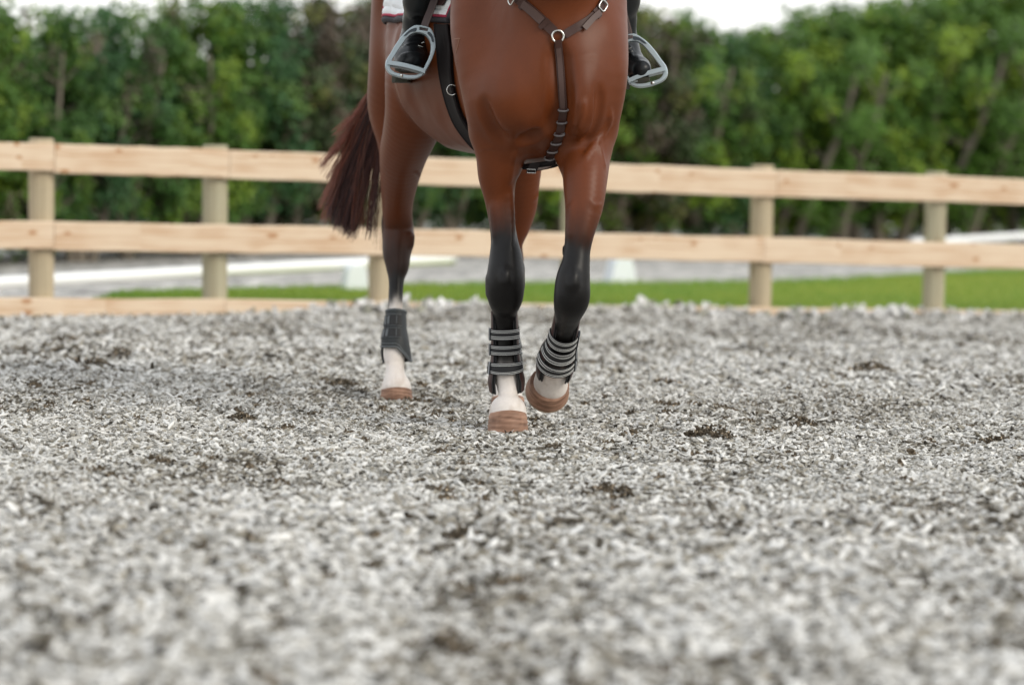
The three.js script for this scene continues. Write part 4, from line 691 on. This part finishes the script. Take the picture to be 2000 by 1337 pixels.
// ---------------------------------------------------------------- stirrups
const alu = std({ color: C(0.4, 0.47, 0.5), roughness: 0.36, metalness: 0.3, specularIntensity: 0.6 }), inlay = std({ color: C(0.035, 0.05, 0.065), roughness: 0.4 });
function stirrup(place, label) {
  const o = thing('stirrup', label, 'stirrup', 'grey stirrups hanging at the rider\'s feet'), D = 9.42, X = (x, y) => V2((x - 802) * D / FPX, (105 - y) * D / FPX);
  const loop = (pts) => new THREE.CatmullRomCurve3(pts.map(([x, y]) => { const p = X(x, y); return V(p.x, p.y, 0); }), true, 'centripetal').getPoints(90).slice(0, 90).map((p) => V2(p.x, p.y));
  const outer = loop([[818, 49], [808, 50], [796, 58], [784, 70], [772, 87], [762, 105], [754, 119], [752.5, 128], [754, 137], [762, 146], [780, 152], [797, 154.5], [813, 153.5], [826, 147], [837, 129], [845, 112], [850, 95], [850, 81], [846.5, 66], [840, 54.5], [834, 52]]);
  const hole = loop([[815, 64.5], [804, 67], [794, 75.5], [783, 92], [772, 109], [764, 124], [763, 134], [771, 141.5], [784, 144.5], [800, 146.5], [815, 145], [823, 139], [832, 122], [839, 105], [840.5, 88], [837, 77], [828, 67.5]]);
  const sh = new THREE.Shape(outer); sh.holes.push(new THREE.Path(hole.slice().reverse()));
  const slot = new THREE.Path([[819, 54], [834, 56.5], [833.5, 60], [818.5, 58]].map(([x, y]) => X(x, y))); sh.holes.push(slot);
  const g = new THREE.ExtrudeGeometry(sh, { depth: 0.02, bevelEnabled: true, bevelThickness: 0.004, bevelSize: 0.0022, bevelOffset: -0.003, bevelSegments: 3, curveSegments: 4, steps: 1 }); g.translate(0, 0, -0.01);
  mesh('frame', creased(g.toNonIndexed(), 0.6), alu, o);
  const bar = (y0, y1, z0, z1, mat, name, parent) => { const a = X(y0[2], y0[0]), b = X(y0[3], y0[1]), n = 14, pos = []; const sH = sheet((u, v) => { const p = a.clone().lerp(b, u), hh = lerp(y1[0], y1[1], v); return [V(p.x, p.y - 0.004 * Math.sin(u * Math.PI) * -1 + hh * D / FPX, z0), V(0, 0, 1)]; }, n, 2, z1 - z0); return mesh(name, sH, mat, parent); };
  const tr = bar([121, 136, 757, 829], [-8, 0], -0.03, 0.03, alu, 'tread', o);
  const inl = (pts, name) => { const s = new THREE.Shape(loop(pts)); const gg = new THREE.ExtrudeGeometry(s, { depth: 0.0015, bevelEnabled: false, curveSegments: 3 }); gg.translate(0, 0, 0.0142); mesh(name, gg, inlay, o); };
  inl([[812, 55.5], [802, 58], [793, 65], [787, 72.5], [792, 71], [800, 64.5], [811, 61.5]], 'inlay'); inl([[835, 62], [840, 64.5], [845, 74], [846, 82], [842.5, 81], [840, 73.5], [833, 65]], 'inlay');
  const st = new THREE.SphereGeometry(0.006, 12, 8); st.scale(1, 1, 0.5); const p = X(784, 148.5); st.translate(p.x, p.y, 0.0145); mesh('stud', st, steel, o);
  place(o); return o;
}
stirrup((o) => { o.position.copy(at(802, 105, 9.4)); o.rotation.set(-0.1, 0.12, 0); }, 'grey stirrup holding the rider\'s foot over the horse\'s visible flank');
stirrup((o) => { o.position.copy(at(1252, 121, 9.46)); o.scale.set(-1.02, 1.02, 1.02); o.rotation.set(-0.1, -0.1, 0.12); }, 'grey stirrup sticking out behind the shoulder at the right');
{
  const strap = std({ color: C(0.07, 0.045, 0.042), roughness: 0.5 });
  const leatherStrap = (pts, w, label) => { const o = thing('stirrup_leather', label, 'stirrup leather', 'straps that carry the stirrups'); const c = new THREE.CatmullRomCurve3(pts); const t0 = pts[pts.length - 1].clone().sub(pts[0]).normalize(), s = t0.clone().cross(V(0, 0, 1)).normalize(), n = s.clone().cross(t0); if (n.z < 0) n.negate(); mesh('strap', sheet((u, v) => [c.getPoint(u).addScaledVector(s, (v - 0.5) * w), n], 14, 3, 0.006), strap, o); mesh('stitching', sheet((u, v) => [c.getPoint(u).addScaledVector(s, (0.86 - 0.5 + (v - 0.5) * 0.06) * w).addScaledVector(n, 0.006), n], 14, 1, 0.0006), std({ color: C(0.17, 0.12, 0.1), roughness: 0.7 }), o); };
  leatherStrap([at(826, 60, 9.41), at(832, 42, 9.42), at(843, 15, 9.44), at(855, -20, 9.46)], 0.024, 'brown strap carrying the stirrup over the visible flank');
  leatherStrap([at(1231, 76, 9.46), at(1228, 60, 9.47), at(1222, 38, 9.48), at(1215, 0, 9.5)], 0.022, 'brown strap carrying the stirrup at the right');
}
// ---------------------------------------------------------------- rider
{
  const rider = thing('person', 'rider in black boots sitting on the horse with feet in stirrups', 'person');
  const prm = [], BR = C(0.5, 0.46, 0.38), JK = C(0.02, 0.022, 0.03), SK = C(0.5, 0.3, 0.22), ch = (nodes, k = 0.03) => { for (let i = 0; i + 1 < nodes.length; i++) { const [p, r, c] = nodes[i], [P2, r2, c2] = nodes[i + 1]; prm.push(cone(p, r, P2, r2, k, c, c2)); } };
  const hipC = V(0.02, 1.76, -9.68), hd = V(0.06, 2.52, -9.62);
  for (const [s, knee, ank] of [[-1, at(842, -105, 9.3), at(812, 60, 9.58)], [1, at(1212, -105, 9.36), at(1212, 60, 9.58)]]) ch([[hipC.clone().add(V(s * 0.11, 0.0, 0)), 0.1, BR], [hipC.clone().add(V(s * 0.17, 0, 0)).lerp(knee, 0.5), 0.088, BR], [knee, 0.062, BR], [knee.clone().lerp(ank, 0.3), 0.05, BR]]);
  ch([[hipC, 0.14, BR], [V(0.03, 1.92, -9.67), 0.125, JK], [V(0.04, 2.12, -9.66), 0.14, JK], [V(0.05, 2.24, -9.65), 0.12, JK], [V(0.055, 2.34, -9.64), 0.055, SK], [hd, 0.1, SK]], 0.07);
  for (const s of [-1, 1]) { const el = V(0.05 + s * 0.25, 1.98, -9.58), wr = V(0.08 + s * 0.09, 1.9, -9.3), sh = V(0.05 + s * 0.17, 2.24, -9.65); ch([[sh, 0.065, JK], [el, 0.045, JK], [wr, 0.03, JK]], 0.03); const f = wr.clone().add(V(0, -0.01, 0.07)); ch([[wr, 0.026, SK], [f, 0.03, SK]], 0.02); for (let k = 0; k < 4; k++) { const y = 0.022 - k * 0.016; ch([[f.clone().add(V(0, y, 0.01)), 0.009, SK], [f.clone().add(V(-s * 0.03, y, 0.04)), 0.008, SK], [f.clone().add(V(-s * 0.045, y, 0.015)), 0.007, SK]], 0.006); } ch([[wr.clone().add(V(-s * 0.02, 0.02, 0.03)), 0.01, SK], [f.clone().add(V(-s * 0.035, 0.035, 0.02)), 0.008, SK]], 0.01); }
  ch([[hd.clone().add(V(0, -0.01, 0.09)), 0.016, SK], [hd.clone().add(V(0, -0.035, 0.108)), 0.014, SK]], 0.02);
  mesh('body', meshSDF(prm, V(-0.6, 1.1, -9.95), V(0.7, 2.7, -9.0), 0.011, (p, n, act) => colorOf(act, p, 0.01)), std({ vertexColors: true, roughness: 0.8 }), rider);
  const hg = new THREE.SphereGeometry(0.135, 28, 16, 0, 6.283, 0, 1.75); hg.scale(0.9, 1, 1.1); hg.translate(hd.x, hd.y + 0.02, hd.z); mesh('riding_hat', hg, std({ color: C(0.015, 0.015, 0.018), roughness: 0.6, side: THREE.DoubleSide }), rider);
  // black boots with half chaps: [x, y, depth, radius px]
  const bootMat = std({ vertexColors: true, roughness: 0.34, specularIntensity: 0.55 }), BK = C(0.016, 0.02, 0.022), BO = C(0.012, 0.013, 0.014), SO = C(0.03, 0.03, 0.02);
  const boot = (N, sole, lo, hi) => {
    const q = [], A = (n) => at(n[0], n[1], n[2]); for (const seq of N) for (let i = 0; i + 1 < seq.length; i++) q.push(cone(A(seq[i]), R(seq[i][3], seq[i][2]), A(seq[i + 1]), R(seq[i + 1][3], seq[i + 1][2]), seq[i][4] || 0.022, seq[i][2] < 9.56 || seq[i][1] > 88 ? BO : BK));
    const base = q.slice(); // ankle folds
    for (const [x0, y0, x1, y1, r] of sole.folds) { const n = 8, P = []; for (let i = 0; i <= n; i++) { const h = hit(base, lerp(x0, x1, i / n), lerp(y0, y1, i / n) - 5 * Math.sin(i / n * Math.PI), 9.0); P.push(h); } for (let i = 0; i < n; i++) if (P[i] && P[i + 1]) q.push(cone(P[i], r, P[i + 1], r, 0.006, BO)); }
    const o = mesh('boot', meshSDF(q, lo, hi, 0.0042, (p, n, act) => { const c = colorOf(act, p, 0.006), m = 0.85 + 0.3 * fbm(p.x * 30, p.y * 30, 3, 2); return c.multiplyScalar(m); }), bootMat, rider);
    const s = []; for (const [si, seq] of sole.path.entries()) { const pts = seq.map(A); s.push(sheet((u, v) => { const i = u * (pts.length - 1), k = Math.min(pts.length - 2, Math.floor(i)), p = pts[k].clone().lerp(pts[k + 1], i - k), w = lerp(seq[k][3], seq[k + 1][3], i - k); return [p.add(V((v - 0.5) * 2 * R(w, 9.5), 0, 0)).applyMatrix4(new THREE.Matrix4()), V(0, 1, 0)]; }, 14, 6, si ? 0.024 : 0.012)); }
    mesh('sole', merge(s), std({ color: C(0.035, 0.034, 0.022), roughness: 0.8 }), o);
    for (const [x, y, ang] of sole.hooks) { const c = hit(base, x, y, 9.0); if (c) mesh('lace_hook', tube([c.clone().add(V(-0.008, 0.003 * ang, 0.004)), c.clone().add(V(0.008, -0.003 * ang, 0.004))], 0.002, 6), steel, o); }
  };
  boot([[[840, -110, 9.32, 36], [828, -50, 9.43, 35], [821, 0, 9.51, 32], [816, 40, 9.58, 27], [812, 70, 9.62, 25, 0.03], [808, 92, 9.6, 26, 0.03], [803, 106, 9.55, 25], [800, 114, 9.49, 22], [798, 119, 9.455, 17]], [[796, 104, 9.57, 20, 0.03], [789, 117, 9.5, 15], [788, 121, 9.46, 12]], [[816, 104, 9.57, 20, 0.03], [813, 116, 9.5, 17], [811, 120, 9.46, 13]], [[812, 80, 9.63, 24], [806, 118, 9.72, 19]]],
    { folds: [[796, 78, 830, 80, 0.003], [790, 90, 828, 88, 0.003], [783, 108, 828, 108, 0.0035], [800, 36, 836, 34, 0.0025]], path: [[[798, 135, 9.42, 20], [797, 135, 9.45, 26], [798, 138, 9.5, 26], [801, 143, 9.58, 18]], [[784, 160, 9.56, 12], [784, 161, 9.575, 19], [784, 162, 9.7, 19]]], hooks: [[783, 92, 1], [786, 86, 1], [821, 90, 1], [824, 84, -1]] }, V(-0.62, 1.05, -9.82), V(0.0, 1.68, -9.2));
  boot([[[1210, -110, 9.38, 36], [1213, -50, 9.46, 35], [1215, 0, 9.53, 33], [1216, 40, 9.59, 25], [1216, 72, 9.62, 24, 0.03], [1222, 100, 9.6, 24, 0.03], [1236, 124, 9.56, 22], [1247, 133, 9.5, 21], [1253, 136, 9.45, 19]], [[1216, 90, 9.62, 24], [1212, 140, 9.72, 19]]],
    { folds: [[1226, 92, 1238, 104, 0.003], [1226, 100, 1236, 112, 0.003]], path: [[[1252, 157, 9.43, 16], [1250, 157, 9.46, 20], [1240, 161, 9.52, 21], [1228, 166, 9.58, 17]], [[1214, 172, 9.66, 17], [1212, 174, 9.74, 17]]], hooks: [[1230, 94, -1], [1232, 101, -1]] }, V(0.2, 1.02, -9.82), V(0.62, 1.68, -9.2));
}

renderer.render(scene, camera);
